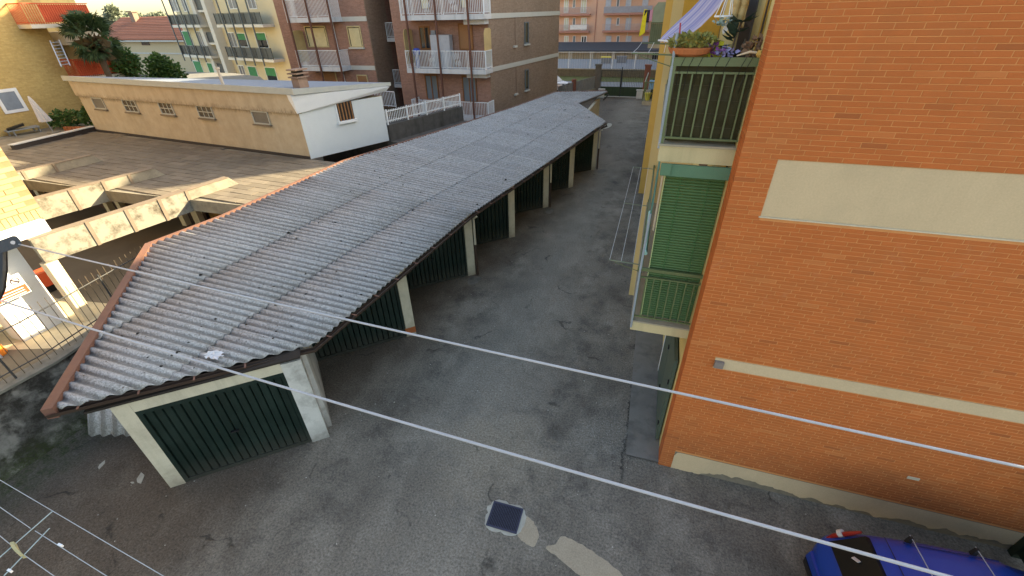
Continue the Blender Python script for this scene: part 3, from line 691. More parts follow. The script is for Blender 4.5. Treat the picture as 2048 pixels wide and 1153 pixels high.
for i, (x, y) in enumerate(tiles):
    rr = (rnd.uniform(-.006, .006), rnd.uniform(-.004, .004), -math.atan(math.tan(ra) * 0.6) + rnd.uniform(-.006, .006))
    if i == 0:
        tl_first.location = tuple(np.array([x, y, 2.484]) - ABS[lg.name]); tl_first.rotation_euler = rr
    elif i < 295: link('roof_tile', me, (x, y, 2.484 + rnd.uniform(-.006, .006)), lg, rot=rr)
    else:
        for s in (0,): rest.box(x - hw + .012, x + hw - .012, y - hd + .012, y + hd - .012, 2.468, 2.5)
if rest.v: rest.build('roof_tiles', ROOFT, lg, kind='stuff')
# upstand beams crossing the driveway
def crossbeam(a, b_, joints, dark_end):
    F = Frame(a, b_)   # from driveway end to roof end
    L = F.L
    edges = [0] + joints + [L]
    for i, (u0, u1) in enumerate(zip(edges, edges[1:])):
        over = F.w((u0 + u1) / 2, 0, 0)[1] > 10.4
        z0 = 2.50 if over else 2.10
        z1 = 2.84
        mb = MB()
        if i == len(edges) - 2: mb.hexa([F.w(u0 + .02, .14, z0), F.w(u1, .14, z0), F.w(u1, -.14, z0), F.w(u0 + .02, -.14, z0), F.w(u0 + .02, .12, z1), F.w(u1 - 0.28, .12, z1), F.w(u1 - 0.28, -.12, z1), F.w(u0 + .02, -.12, z1)])
        else: mb.fbox(F, u0 + .02, u1 - .02, z0, z1, -.14, .14)
        mb.build('cross_beam', CONC if over else CONCP, lg)
        MB().fbox(F, u0 + 0.0, u1 - 0.0 - (0.3 if i == len(edges) - 2 else 0), z1 + .002, z1 + .02, -.15, .15).build('beam_cap', M('brown_cap', (0.20, 0.155, 0.115), 0.8, var=0.3), lg)
        if i: MB().fbox(F, u0 - .05, u0 + .05, z0 - (0.0 if over else .01), z1 + .035, .142, .165).build('beam_joint', MATS['brown_cap'], lg)
crossbeam((-16.45, 6.25), (-15.38, 12.35), [1.35, 2.4, 3.4, 4.3], 0)
crossbeam((-20.5, 7.4), (-19.45, 12.5), [1.0, 2.1, 3.12, 4.0], 0)
crossbeam((-24.9, 9.0), (-24.4, 13.3), [1.55, 2.6], 0)
MB().box(-16.55, -16.25, 6.2, 6.5, 0, 2.09).build('column', M('cream_column', (0.60, 0.50, 0.34), 0.9, var=0.15), lg)
# back doors and posts under the overhang
MB().fbox(Frame((-34, 13.1), (-11.3, 13.3)), 0, 22.0, 0, 2.13, -0.3, -0.1).build('back_wall', M('umber_wall', (0.045, 0.026, 0.017), 0.9), lg)
FB = Frame((-34, 13.1), (-11.3, 13.3))
for px, py in ((222, 432), (268, 428), (348, 462), (408, 452), (462, 428), (117, 405)):
    q = P(px, py, z=0.0); u = FB.u @ (q[:2] - FB.o); MB().fbox(FB, u - 0.13, u + 0.13, 0, 2.13, 0.3, 0.55).build('post', M('cream_column', (0, 0, 0)), lg)
uu = [1.5, 4.2, 6.9, 9.6, 12.3, 15.0, 17.7, 20.4]
for i, u in enumerate(uu[:-1]):
    dd = MB().fbox(FB, u + 0.1, u + 2.6, 0.0, 2.05, -0.09, -0.04).build('garage_door', OAKD if i == 5 else BROWND, lg)
    if i == 5: dd['label'] = 'ochre wooden door'
    for k in range(10): MB().fbox(FB, u + 0.12 + k * 0.248, u + 0.12 + k * 0.248 + 0.235, 0.03, 2.02, -0.038, -0.015).build('board', OAKD if i == 5 else BROWND, dd)

# ================================================================== NEAR LEFT YELLOW BRICK BUILDING
yb = thing('yellow_brick_building', 'sunlit yellow brick building raised on white columns at the left edge', 'building', (-16.7, 6.9, 0))
XF = -16.66
MB().box(-30, XF - 0.012, -14, 7.02, 3.22, 14).build('wall', MORTY, yb)
MB().box(-30.05, XF + 0.20, -14, 6.86, 2.86, 3.20).build('slab_edge', WHITEP, yb)
CH, BL = 0.135, 0.50
hy = MB().box(-0.03, 0.03, -BL / 2 + 0.010, BL / 2 - 0.010, -CH / 2 + 0.009, CH / 2 - 0.009).build('brick', BRICKY, yb); bme = hy.data
hy.location = (-0.0, -0.3, 6); nb = 0
for r_ in range(int(6.3 / CH)):
    z = 3.22 + 0.27 + CH * (r_ + 0.5)
    for c_ in range(12):
        y = 7.02 - BL / 2 - c_ * BL - (r_ % 2) * BL / 2
        lim = 7.02 - max(0, 1.0 + (z - 3.2) * 0.0) * 4.2
        if y < 2.6 or nb > 292: continue
        q = R.T @ (np.array([XF, y, z]) - CAM); 
        if q[2] < 0 or FPX * q[0] / q[2] + CX < -30: continue
        nb += 1; link('brick', bme, (XF - 0.025, y, z), yb)
    if r_ % 2: pass
for c_ in range(34):
    y = 7.02 - CH / 2 - c_ * CH; MB().box(XF - 0.05, XF + 0.008, y - CH / 2 + 0.008, y + CH / 2 - 0.008, 3.225, 3.47).build('soldier_brick', BRICKY, yb)
hy.location = tuple(np.array([XF - 0.025, 7.02 - BL / 2, 3.22 + 0.27 + CH * 60.5]) - ABS[yb.name])
bpy.data.objects.remove(hy)
COLW = M('white_column_paint', (0.70, 0.69, 0.66), 0.8, var=0.06)
MB().box(-17.6, -17.0, 5.0, 6.15, 0, 2.85).build('column', COLW, yb)
MB().box(-17.5, -16.75, 1.6, 4.35, 0, 2.85).build('column', M('grey_column_paint', (0.42, 0.41, 0.42), .85, var=.08), yb)
MB().box(-19.2, -18.9, -2, 6.2, 0, 2.85).build('base_wall', M('grey_plaster_base', (0.38, 0.37, 0.36), 0.9), yb)
# the notice on the base wall: red panel with two prohibition signs
nb_ = thing('notice_board', 'red and white notice with prohibition signs under the yellow brick building', 'sign', (-16.72, 4.0, 1.4))
a = P(8, 565, x=-16.72); b_ = P(45, 592, x=-16.72)
yc, zc = (a[1] + b_[1]) / 2, (a[2] + b_[2]) / 2
MB().box(-16.745, -16.72, yc - 0.45, yc + 0.30, zc - 0.26, zc + 0.36).build('panel', WHITEP, nb_)
MB().box(-16.719, -16.714, yc - 0.43, yc + 0.28, zc - 0.24, zc + 0.02).build('red_field', REDP, nb_)
for dz in (-0.06, -0.13, -0.2): MB().box(-16.713, -16.711, yc - 0.38, yc + 0.2, zc + dz - 0.012, zc + dz + 0.012).build('print_line', CLOTHW, nb_)
for dy in (-0.17, 0.13):
    mb = MB(); n_ = 20
    for r0, r1 in ((0.08, 0.105),):
        for i in range(n_):
            t0, t1 = 2 * math.pi * i / n_, 2 * math.pi * (i + 1) / n_
            mb.add([(-16.714, yc + dy + r * math.cos(t), zc + 0.19 + r * math.sin(t)) for r, t in ((r0, t0), (r1, t0), (r1, t1), (r0, t1))], [(0, 1, 2, 3)])
    mb.add([(-16.7135, yc + dy + x, zc + 0.19 + z) for x, z in ((-.09, .06), (-.06, .09), (.09, -.06), (.06, -.09))], [(0, 1, 2, 3)])
    mb.build('prohibition_ring', M('dark_ink', (0.05, 0.03, 0.03), 0.7), nb_)
oc = P(-14, 694, z=0.3); tag(MB().lathe([(0.16, 0), (0.18, 0.05), (0.13, 0.5), (0.15, 0.55), (0.12, 0.6)], (oc[0], oc[1], 0), 12).build('orange_drum', M('orange_plastic', (0.75, 0.22, 0.03), 0.5)), 'orange plastic drum standing behind the bar fence', 'drum')
vh = P(95, 552, z=0.5)
v = thing('red_box', 'red box shaped object standing behind the cream column', 'box', (vh[0], vh[1], 0)); MB().box(vh[0] - .25, vh[0] + .25, vh[1] - .3, vh[1] + .3, 0.25, 0.75).build('body', REDP, v); MB().box(vh[0] - .2, vh[0] + .2, vh[1] - .25, vh[1] + .25, 0.0, 0.24).build('base', BLKP, v)

# ================================================================== TAN OUTBUILDING
tb = thing('tan_outbuilding', 'long tan rendered outbuilding with one white end wall and small windows', 'building', (-14.6, 15.9, 2.46))
A_, B_, D_ = (-31.55, 17.75), (-14.79, 15.94), (-13.02, 19.75)
FT = Frame(A_, B_); FW = Frame(B_, D_)
back = (-31.2, 20.3)
MB().prism([A_, B_, D_, back], 2.47, [4.42, 4.42, 4.62, 4.4]).build('wall', TAN, tb)
MB().fbox(FT, -0.06, FT.L + 0.06, 4.43, 5.20, -0.3, 0.09).build('parapet', TAN, tb)
MB().fbox(FW, 0.012, FW.L - 0.0, 2.48, 4.60, -0.05, 0.012).build('white_end_wall', WHITEW, tb)
# roof plate with zinc edge, rising to the back
o1 = FT.w(-0.25, 0.18, 0)[:2]; o2 = np.array(FT.w(FT.L + 0.25, 0.18, 0)[:2]); o3 = P(781, 181, z=5.05)[:2]; o4 = (-30.8, 22.3)
o3 = np.array([-12.75, 20.3])
o4 = (-31.2, 20.8); z4 = Frame(o4, o3).at(165, 153.5)[1]; z4b = max(4.62, z4)
MB().prism([o1, o2, o3, o4], [5.21, 5.21, 5.02, z4b - .15], [5.46, 5.43, 5.13, z4b]).build('roof', ZROOF, tb)
Fz = Frame(o2, o3)
MB().fbox(FT, -0.26, FT.L + 0.27, 5.22, 5.47, 0.182, 0.215).build('roof_edge', FASC, tb)
MB().hexa([Fz.w(-.03, .03, 5.22), Fz.w(Fz.L, .03, 5.0), Fz.w(Fz.L, .0, 5.0), Fz.w(-.03, .0, 5.22), Fz.w(-.03, .03, 5.45), Fz.w(Fz.L, .03, 5.15), Fz.w(Fz.L, .0, 5.15), Fz.w(-.03, .0, 5.45)]).build('roof_edge', FASC, tb)
# sloping white soffit panel over the end wall
MB().hexa([FW.w(-0.08, 0.10, 4.45), FW.w(FW.L + .25, 0.10, 4.80), FW.w(FW.L + .25, -0.2, 4.80), FW.w(-0.08, -0.2, 4.45), FW.w(-0.2, 0.22, 5.20), FW.w(FW.L + .4, 0.22, 4.99), FW.w(FW.L + .4, -0.2, 4.99), FW.w(-0.2, -0.2, 5.20)]).build('eave_panel', WHITEP, tb)
MB().fbox(FT, 0, FT.L, 2.47, 2.60, 0.003, 0.04).build('base_strip', M('dark_bitumen', (0.05, 0.04, 0.035), 0.8), tb)
WINF = M('pale_window_frame', (0.42, 0.40, 0.34), 0.7)
for i, (x0, y0, x1, y1) in enumerate(((189, 198, 208, 216), (250, 202, 273, 222), (322, 207, 345, 227), (398, 214, 425, 234), (508, 225, 537, 246))):
    u0, u1, z0, z1 = FT.rect(x0, y0, x1, y1)
    mb = MB(); mb.fbox(FT, u0 - .05, u0, z0 - .05, z1 + .05, 0.003, .05).fbox(FT, u1, u1 + .05, z0 - .05, z1 + .05, 0.003, .05).fbox(FT, u0, u1, z1, z1 + .05, 0.003, .05).fbox(FT, u0, u1, z0 - .05, z0, 0.003, .07)
    wn = mb.build('window', WINF, tb)
    MB().fbox(FT, u0, u1, z0, z1, 0.003, 0.012).build('pane', M('dusty_pane', (0.16, 0.14, 0.115), 0.3, var=0.3) if i in (0, 4) else M('dark_pane', (0.075, 0.062, 0.05), 0.2, var=0.3), wn)
    if i not in (0, 4):
        mb = MB()
        for k in (1, 2): mb.fbox(FT, u0 + (u1 - u0) * k / 3 - .02, u0 + (u1 - u0) * k / 3 + .02, z0, z1, 0.014, .035)
        mb.fbox(FT, u0, u1, (z0 + z1) / 2 - .02, (z0 + z1) / 2 + .02, 0.0355, .045); mb.build('muntins', WINF, wn)
    MB().fbox(FT, u0 - .1, u1 + .1, z0 - .12, z0 - .055, 0.003, .12).build('sill', M('brown_sill', (0.2, 0.15, 0.1), 0.9, var=0.3), wn)
u0, u1, z0, z1 = FW.rect(674, 203, 706, 241)
wn = MB().fbox(FW, u0, u1, z0, z1, 0.013, .022).build('barred_window', M('dark_recess', (0.035, 0.028, 0.022), 0.8), tb)
for k in range(5): MB().fbox(FW, u0 + (u1 - u0) * (k + .5) / 5 - .025, u0 + (u1 - u0) * (k + .5) / 5 + .025, z0, z1, .024, .06).build('bar', SHUTB, wn)
MB().fbox(FW, u0 - .08, u1 + .08, z0 - .12, z0, .013, .12).build('sill', WHITEP, wn)
MB().fbox(FW, u0 - .06, u0 - .002, z0, z1 + .05, .013, .05).build('frame', WHITEP, wn)
q = FT.at(436, 165, 0.1); MB().tube([FT.w(q[0], -.1, 5.3), FT.w(q[0], -.1, 6.05)], 0.06, 10).tube([FT.w(q[0], -.1, 6.05), FT.w(q[0], -.1, 6.13)], 0.095, 10).build('vent_pipe', M('pale_pipe', (0.5, 0.44, 0.36), 0.8), tb)
q = FT.at(600, 172, -0.6); ch = MB().fbox(FT, q[0] - .20, q[0] + .20, 5.0, 5.75, -.9, -.4).build('chimney', M('pinkish_brick', (0.25, 0.17, 0.13), 0.9, var=0.3), tb)
for k in range(3): MB().fbox(FT, q[0] - .27, q[0] + .27, 5.77 + k * .14, 5.82 + k * .14, -.98, -.32).build('louvre', MATS['pinkish_brick'], ch)
MB().fbox(FT, q[0] - .2, q[0] + .14, 5.76, 6.08, -.8, -.5).build('flue', BLKP, ch)

# terrace behind the left garages
struct(MB().prism([(-36.05, 13.0), (-31.65, 13.6), (-31.75, 17.9), (-32.2, 24), (-36.05, 24)], 1.9, 2.40), 'terrace', CONC)
tme = MB().box(-.44, .44, -.44, .44, -.02, .02)
i0 = None
terr = bpy.data.objects['terrace']
for i in range(5):
    for j in range(5):
        x, y = -35.5 + i * .9, 14.0 + j * .9
        if x > -31.9 + (y - 14) * -0.05: continue
        if i0 is None: i0 = MB().box(x - .44, x + .44, y - .44, y + .44, 2.41, 2.45).build('paving_tile', TERR, terr).data
        else: link('paving_tile', i0, (x, y, 2.43), terr, rot=(0, 0, rnd.uniform(-.01, .01)))
e = thing('terrace_kerb', 'white topped kerb along the edge of the tiled terrace', 'kerb', (-31.5, 15.7, 2.4))
FK = Frame((-31.25, 13.6), (-31.75, 17.75)); MB().fbox(FK, 0, 4.2, 2.46, 2.72, -.12, .12).build('kerb_body', M('dark_bitumen', (0, 0, 0)), e); MB().fbox(FK, -.02, 4.22, 2.725, 2.77, -.2, .16).build('coping', M('kerb_white', (0.55, 0.55, 0.53), 0.8), e)

# ================================================================== generic facade pieces
def window(par, F, r, kind='glass', frame=None, name='window', mat=None, sill=True, fw=0.07, d=0.0):
    u0, u1, z0, z1 = r
    frame = frame or WHITEP
    mb = MB(); mb.fbox(F, u0, u0 + fw, z0, z1, d + .003, d + .06).fbox(F, u1 - fw, u1, z0, z1, d + .003, d + .06).fbox(F, u0 + fw, u1 - fw, z1 - fw, z1, d + .003, d + .06).fbox(F, u0 + fw, u1 - fw, z0, z0 + fw, d + .003, d + .06)
    um = (u0 + u1) / 2
    if kind in ('door', 'glass') and u1 - u0 > 0.7: mb.fbox(F, um - fw / 2, um + fw / 2, z0 + fw, z1 - fw, d + .003, d + .055)
    wn = mb.build(name, frame, par)
    if kind == 'shutter':
        MB().fbox(F, u0 + fw, u1 - fw, z0 + fw, z1 - fw, d + .003, d + .045).build('roller_shutter', mat or SHUTB, wn)
    elif kind == 'half':
        zm = z0 + (z1 - z0) * 0.52
        MB().fbox(F, u0 + fw, u1 - fw, zm, z1 - fw, d + .003, d + .05).build('roller_shutter', mat or SHUTB, wn); MB().fbox(F, u0 + fw, u1 - fw, z0 + fw, zm - .003, d + .003, d + .02).build('pane', GLASS, wn)
    else:
        MB().fbox(F, u0 + fw, u1 - fw, z0 + fw, z1 - fw, d + .003, d + .02).build('pane', mat or GLASS, wn)
        if kind == 'curtain': MB().fbox(F, u0 + fw * 2, u1 - fw * 2, z0 + fw, z1 - fw * 2, d + .0205, d + .026).build('curtain', M('cream_curtain', (0.62, 0.52, 0.30), 0.9), wn)
    if sill: MB().fbox(F, u0 - .08, u1 + .08, z0 - .10, z0 - .003, d + .003, d + .14).build('sill', BAND, wn)
    return wn
def rail(par, F, u0, u1, z0, z1, d, mat=WHITEP, step=0.12, r=0.012, wavy=False, ends=None, panel=None, panelmat=None):
    rb = MB().fbox(F, u0, u1, z1 - .04, z1, d - .03, d + .03).fbox(F, u0, u1, z0 + .06, z0 + .09, d - .015, d + .015)
    for u in (u0, u1 - .03): rb.fbox(F, u, u + .03, z0, z1 - .02, d - .022, d + .022)
    if ends:
        for u in ends: rb.hexa([F.w(u - .02, d - .03, z1 - .04), F.w(u + .02, d - .03, z1 - .04), F.w(u + .02, 0, z1 - .04), F.w(u - .02, 0, z1 - .04), F.w(u - .02, d - .03, z1), F.w(u + .02, d - .03, z1), F.w(u + .02, 0, z1), F.w(u - .02, 0, z1)])
    ro = rb.build('railing', mat, par)
    mb = MB(); n = int((u1 - u0) / step)
    for i in range(n + 1):
        u = u0 + (u1 - u0) * i / n; mb.fbox(F, u - r, u + r, z0 + (0 if i % 8 == 0 else .09), z1 - .04, d - r, d + r)
    if ends:
        for u in ends:
            for k in range(1, max(2, int(d / step))): mb.fbox(F, u - r, u + r, z0, z1 - .04, k * step - r, k * step + r)
    mb.build('balusters', mat, ro, kind='stuff')
    if wavy:
        mb = MB()
        for i in range(max(1, int((u1 - u0) / 2.2))):
            uc = u0 + (i + .5) * (u1 - u0) / max(1, int((u1 - u0) / 2.2))
            for k in range(4):
                pts = [F.w(uc - .18 + k * .12 + .05 * math.sin(t * 2 * math.pi), d + .02, z0 + .15 + (z1 - z0 - .25) * t) for t in np.linspace(0, 1, 9)]; mb.tube(pts, .014, 4)
        mb.build('wavy_bars', mat, ro, kind='stuff')
    if panel: MB().fbox(F, u0 + .03, u1 - .03, z0 + .09, z1 - .06, d - .035, d - .02).build('infill_panel', panelmat or DKPAN, ro)
    return ro

# ================================================================== OLIVE-YELLOW BRICK HOUSE WITH RED BALCONIES
ob = thing('olive_brick_house', 'yellow brick house with red balconies behind the terrace at the upper left', 'building', (-36, 20, 0))
MB().box(-52, -36, 8, 20.45, 0, 16).build('wall', OLIVEB, ob)
MB().box(-52, -37.6, 20.46, 23.7, 0, 13).build('wall', YELP, ob)
FO = Frame((-36, 8), (-36, 24)); 
r = FO.rect(2, 182, 38, 226); window(ob, FO, (r[0] - .15, r[1] + .2, 3.55, 4.8), 'shutter', WHITEP, mat=M('slate_shutter', (0.20, 0.24, 0.29), 0.7), sill=False, fw=0.16)
for (zs, ya, yb2, drop) in ((7.88, 19.1, 22.6, 1), (4.98, 20.3, 24.0, 2)):
    bl = MB().box(-36.0 + .003, -34.85, ya, yb2, zs - .2, zs).build('balcony', M('balcony_white_edge', (0.60, 0.55, 0.46), 0.9, var=.1), ob)
    ra_ = MB().box(-34.93, -34.88, ya, yb2, zs + .98, zs + 1.03).box(-34.92, -34.89, ya, yb2, zs + .08, zs + .11).box(-36, -34.93, ya, ya + .05, zs + .98, zs + 1.03).box(-36, -34.93, ya, ya + .03, zs + .08, zs + .11).build('railing', REDP, bl)
    mb = MB()
    for k in range(int((yb2 - ya) / .12)): mb.box(-34.915, -34.89, ya + k * .12, ya + k * .12 + .025, zs, zs + .98)
    for k in range(9): mb.box(-36 + k * .12, -36 + k * .12 + .025, ya + .01, ya + .035, zs, zs + .98)
    mb.build('balusters', REDP, ra_, kind='stuff')
    MB().box(-34.955, -34.935, ya + (0.9 if drop == 1 else .06), yb2 - .04, zs + .1, zs + .95).build('infill_panel', M('red_sheet', (0.62, 0.13, 0.06), 0.8, var=.15), ra_)
    MB().box(-37.59, -37.5, ya + 1.4, ya + 2.6, zs + .05, zs + 2.2).build('door', BEIGE, ob)
# white awning box under the upper balcony
MB().box(-37.5, -35.5, 20.8, 23.0, 6.75, 7.45).build('white_parapet', M('balcony_white_edge', (0, 0, 0)), ob)
# aluminium ladder standing on the lower balcony
ld = thing('ladder', 'aluminium ladder leaning on the lower red balcony of the yellow brick house', 'ladder', (-35.0, 21.3, 5.0))
LA = M('bright_aluminium', (0.62, 0.66, 0.72), 0.35, metal=.3)
L0, L1 = P(123, 134, x=-34.80), P(100, 82, x=-35.3); LW = np.array([0, .48, 0.02])
for k_ in (0, 1): MB().beam(tuple(L0 + LW * k_), tuple(L1 + LW * k_), .05, .07).build('side_rail', LA, ld)
for k in range(8): t = (k + .6) / 8.2; q = L0 * (1 - t) + L1 * t; MB().beam(tuple(q), tuple(q + LW), .05, .04).build('rung', LA, ld)
pl = thing('potted_plant', 'yellow green pot plant on the lower red balcony beside the ladder', 'plant', (-35.3, 22.6, 5.0))
def leaf_cluster(c, rx, ry, rz, n, size, mat, name, par, tilt=1.0, shape=None):
    mb = MB()
    for i in range(n):
        while True:
            a = (rnd.uniform(-1, 1), rnd.uniform(-1, 1), rnd.uniform(-1, 1)); r2 = a[0] ** 2 + a[1] ** 2 + a[2] ** 2
            if r2 < 1 and r2 > rnd.uniform(0, .8): break
        p = Vector((c[0] + a[0] * rx, c[1] + a[1] * ry, c[2] + a[2] * rz)); s_ = size * rnd.uniform(.5, 1.4)
        d = Vector((rnd.gauss(a[0], .7), rnd.gauss(a[1], .7), rnd.gauss(.1, .6))).normalized(); sd = d.cross(Vector((rnd.gauss(0, 1), rnd.gauss(0, 1), rnd.gauss(0, 1)))).normalized() * s_ * .35
        mb.add([p, p + d * s_ * .5 + sd, p + d * s_, p + d * s_ * .5 - sd], [(0, 1, 2, 3)])
    return mb.build(name, mat, par)
MB().lathe([(.15, 0), (.2, .3)], (-35.3, 22.6, 5.0), 10).build('pot', TCOT, pl); leaf_cluster((-35.3, 22.6, 5.75), .5, .55, .45, 160, .22, LEAF4, 'foliage', pl)

# terrace things
um = thing('patio_umbrella', 'closed pale pink patio umbrella on the tiled terrace', 'umbrella', (-33.9, 16.9, 2.45))
MB().lathe([(.30, 0), (.30, .06), (.05, .1)], (-33.9, 16.9, 2.45), 12).build('base', CONC, um)
MB().tube([(-33.9, 16.9, 2.5), (-33.95, 16.72, 4.45)], .025, 6).build('pole', STEEL, um)
mb = MB(); n_ = 16
prof = [(0.03, 4.5), (0.10, 4.3), (.16, 3.9), (.24, 3.45), (.30, 3.12)]; k0 = 0
for i, (r_, z) in enumerate(prof):
    for j in range(n_):
        rr_ = r_ * (1.0 if j % 2 else .62); t = (z - 2.5) / 2; an = 2 * math.pi * j / n_
        mb.v.append((-33.9 - .05 * t + rr_ * math.cos(an), 16.9 - .18 * t + rr_ * math.sin(an), z))
for i in range(len(prof) - 1):
    for j in range(n_): mb.f.append((i * n_ + j, i * n_ + (j + 1) % n_, (i + 1) * n_ + (j + 1) % n_, (i + 1) * n_ + j))
mb.build('folded_canopy', CLOTHW, um)
ln = thing('deck_lounger', 'dark folded lounger lying on the terrace under the brick wall', 'lounger', (-35.3, 16.2, 2.45))
MB().beam((-35.6, 15.6, 2.75), (-35.2, 17.0, 2.78), .6, .06).build('frame', STEEL, ln); MB().beam((-35.55, 15.7, 2.82), (-35.2, 16.4, 3.0), .5, .1).build('cushion', BLKP, ln)
for y in (15.7, 16.9): MB().box(-35.7, -35.62, y, y + .05, 2.45, 2.73).build('leg', STEEL, ln); MB().box(-35.15, -35.08, y, y + .05, 2.45, 2.73).build('leg', STEEL, ln)
sh = thing('terrace_shrubs', 'row of low green shrubs along the terrace wall beside the umbrella', 'shrubs', (-33.5, 19.2, 2.45))
leaf_cluster((-34.6, 18.2, 2.9), .9, .8, .5, 500, .22, LEAF1, 'foliage', sh); leaf_cluster((-33.2, 19.3, 3.0), 1.0, 1.0, .6, 700, .22, LEAF1, 'foliage', sh); leaf_cluster((-32.3, 19.0, 3.4), .6, .9, .9, 500, .22, LEAF1, 'foliage', sh)
MB().tube([(-33.2, 19.3, 2.4), (-33.2, 19.3, 3.1)], .04, 5).build('stem', BARK, sh)
ed = thing('terracotta_edging', 'orange terracotta planter edging in front of the terrace shrubs', 'planter', (-32.9, 17.7, 2.45))
for k in range(7): MB().box(-33.9 + k * .3, -33.62 + k * .3, 17.45 + k * .06, 17.6 + k * .06, 2.45, 2.68).build('edging_block', TCOT, ed)

# ================================================================== PALM, BUSHES, TREES
pc = P(176, 62, y=20.9); px_, py_ = pc[0], 20.9
pm = thing('palm_tree', 'tall fan palm with dark drooping crown beside the red balconies', 'palm', (px_ - .3, py_, 0))
tr = [(px_ - .3, py_, 0), (px_ - .2, py_, 2.5), (px_ - .05, py_, 5), (px_, py_, pc[2] - .3)]
MB().tube(tr, [.2, .16, .16, .22], 9).build('trunk', BARK, pm)
mb = MB(); cc = Vector(tuple(pc))
for i in range(95):
    az = rnd.uniform(0, 2 * math.pi); el = rnd.uniform(-0.9, 1.1); ln_ = rnd.uniform(0.75, 1.2)
    d = Vector((math.cos(az) * math.cos(el), math.sin(az) * math.cos(el), math.sin(el))); p0 = cc + Vector((0, 0, -0.5 if el < 0 else 0)); p1 = p0 + d * ln_ * .75 + Vector((0, 0, -0.12))
    sd = d.cross(Vector((0, 0, 1))).normalized(); up = sd.cross(d); ro_ = rnd.uniform(-1.2, 1.2); sd, up = sd * math.cos(ro_) + up * math.sin(ro_), up * math.cos(ro_) - sd * math.sin(ro_)
    mb.tube([p0, p1], .015, 3, False)
    for j in range(13):
        a = math.radians(-80 + 160 * j / 12) + rnd.uniform(-.05, .05); fd = (d * math.cos(a) + sd * math.sin(a) + up * .1).normalized(); L = ln_ * .62 * rnd.uniform(.8, 1.1)
        tip = p1 + fd * L + Vector((0, 0, -.28 * L * rnd.uniform(.4, 1.4))); wd = up.cross(fd).normalized() * .045; md = p1 + fd * L * .55
        mb.add([p1, md + wd, tip, md - wd], [(0, 1, 2, 3)])
mb.build('crown', LEAF2, pm)
leaf_cluster((px_, py_, pc[2] - .9), .32, .32, .55, 200, .5, M('dead_fronds', (0.12, 0.085, 0.045), .95), 'dead_skirt', pm)
def tree(name, label, base, blobs, mat, leaf, n, th=.12, group=None):
    t = thing(name, label, 'tree', base, group)
    zt = max(b_[2] for b_ in blobs)
    MB().tube([base, (base[0] + .1, base[1], (base[2] + zt) / 2), (blobs[0][0], blobs[0][1], zt)], [th, th * .8, th * .4], 6).build('trunk', BARK, t)
    mb = MB()
    for b_ in blobs[1:]: mb.tube([(base[0], base[1], base[2] + .5), (b_[0], b_[1], b_[2])], [th * .6, th * .2], 5)
    if mb.v: mb.build('limb', BARK, t)
    mb = MB()
    for x, y, z, r_ in blobs:
        for i in range(n):
            while True:
                a = Vector((rnd.uniform(-1, 1), rnd.uniform(-1, 1), rnd.uniform(-1, 1)))
                if .3 < a.length < 1: break
            s_ = leaf * rnd.uniform(.6, 1.3); p = Vector((x, y, z)) + a * r_ * rnd.uniform(.75, 1.12); d = (a + Vector((rnd.gauss(0, .6), rnd.gauss(0, .6), rnd.gauss(-.1, .5)))).normalized(); sd = d.cross(Vector((rnd.gauss(0, 1), rnd.gauss(0, 1), 1))).normalized() * s_ * .36
            mb.add([p, p + d * s_ * .5 + sd, p + d * s_, p + d * s_ * .5 - sd], [(0, 1, 2, 3)])
    mb.build('crown', mat, t); return t
b1 = P(236, 122, y=23); q_ = b1[2]; tree('leafy_tree', 'loose green garden tree beside the palm trunk', (b1[0], 23, 0), [(b1[0], 23, q_, .95), (b1[0] - .7, 22.9, q_, .8), (b1[0] + .75, 23.1, q_ - .1, .7), (b1[0] - .2, 22.9, q_ + .7, .6), (b1[0] - .9, 22.8, q_ + .5, .55), (b1[0] + .2, 23, q_ - .9, 1.0)], LEAF1, .24, 480)
b2 = P(324, 133, y=27.0); tree('round_bush', 'dense round dark green bush in front of the cream tower', (b2[0], 27, 0), [(b2[0], 27, 4.5, 1.15), (b2[0] - .8, 27, 4.3, .85), (b2[0] + .8, 27, 4.3, .85), (b2[0] + .1, 26.8, 5.1, .75), (b2[0], 26.8, 3.4, 1.1)], LEAF1, .24, 620)
b3 = P(222, 18, y=120); tree('far_tree', 'hazy pale tree rising beyond the red tiled roof', (b3[0], 120, 0), [(b3[0], 120, 7.6, 2.6), (b3[0] - 2.5, 120, 7.4, 2.3), (b3[0] + 3.6, 120, 6.6, 2.2), (b3[0], 120, 10.2, 1.8)], LEAF5, .9, 500, .3)
for i, px in enumerate((262, 285, 305, 322)):
    q = P(px, 34, y=230); mb_ = [(q[0] + rnd.uniform(-4, 4), 230, 6.5 + rnd.uniform(-1, 1), 4.2) for k in range(4)]
    tree('skyline_tree', ('leftmost of the four low pale treetops above the red tiled roof', 'second from the left of the four low pale treetops on the skyline', 'third from the left of the four low pale treetops on the skyline', 'rightmost low pale treetop on the skyline, beside the cream tower')[i], (q[0], 230, 0), mb_, LEAF5, 1.6, 240, .4, 'treetops along the skyline')

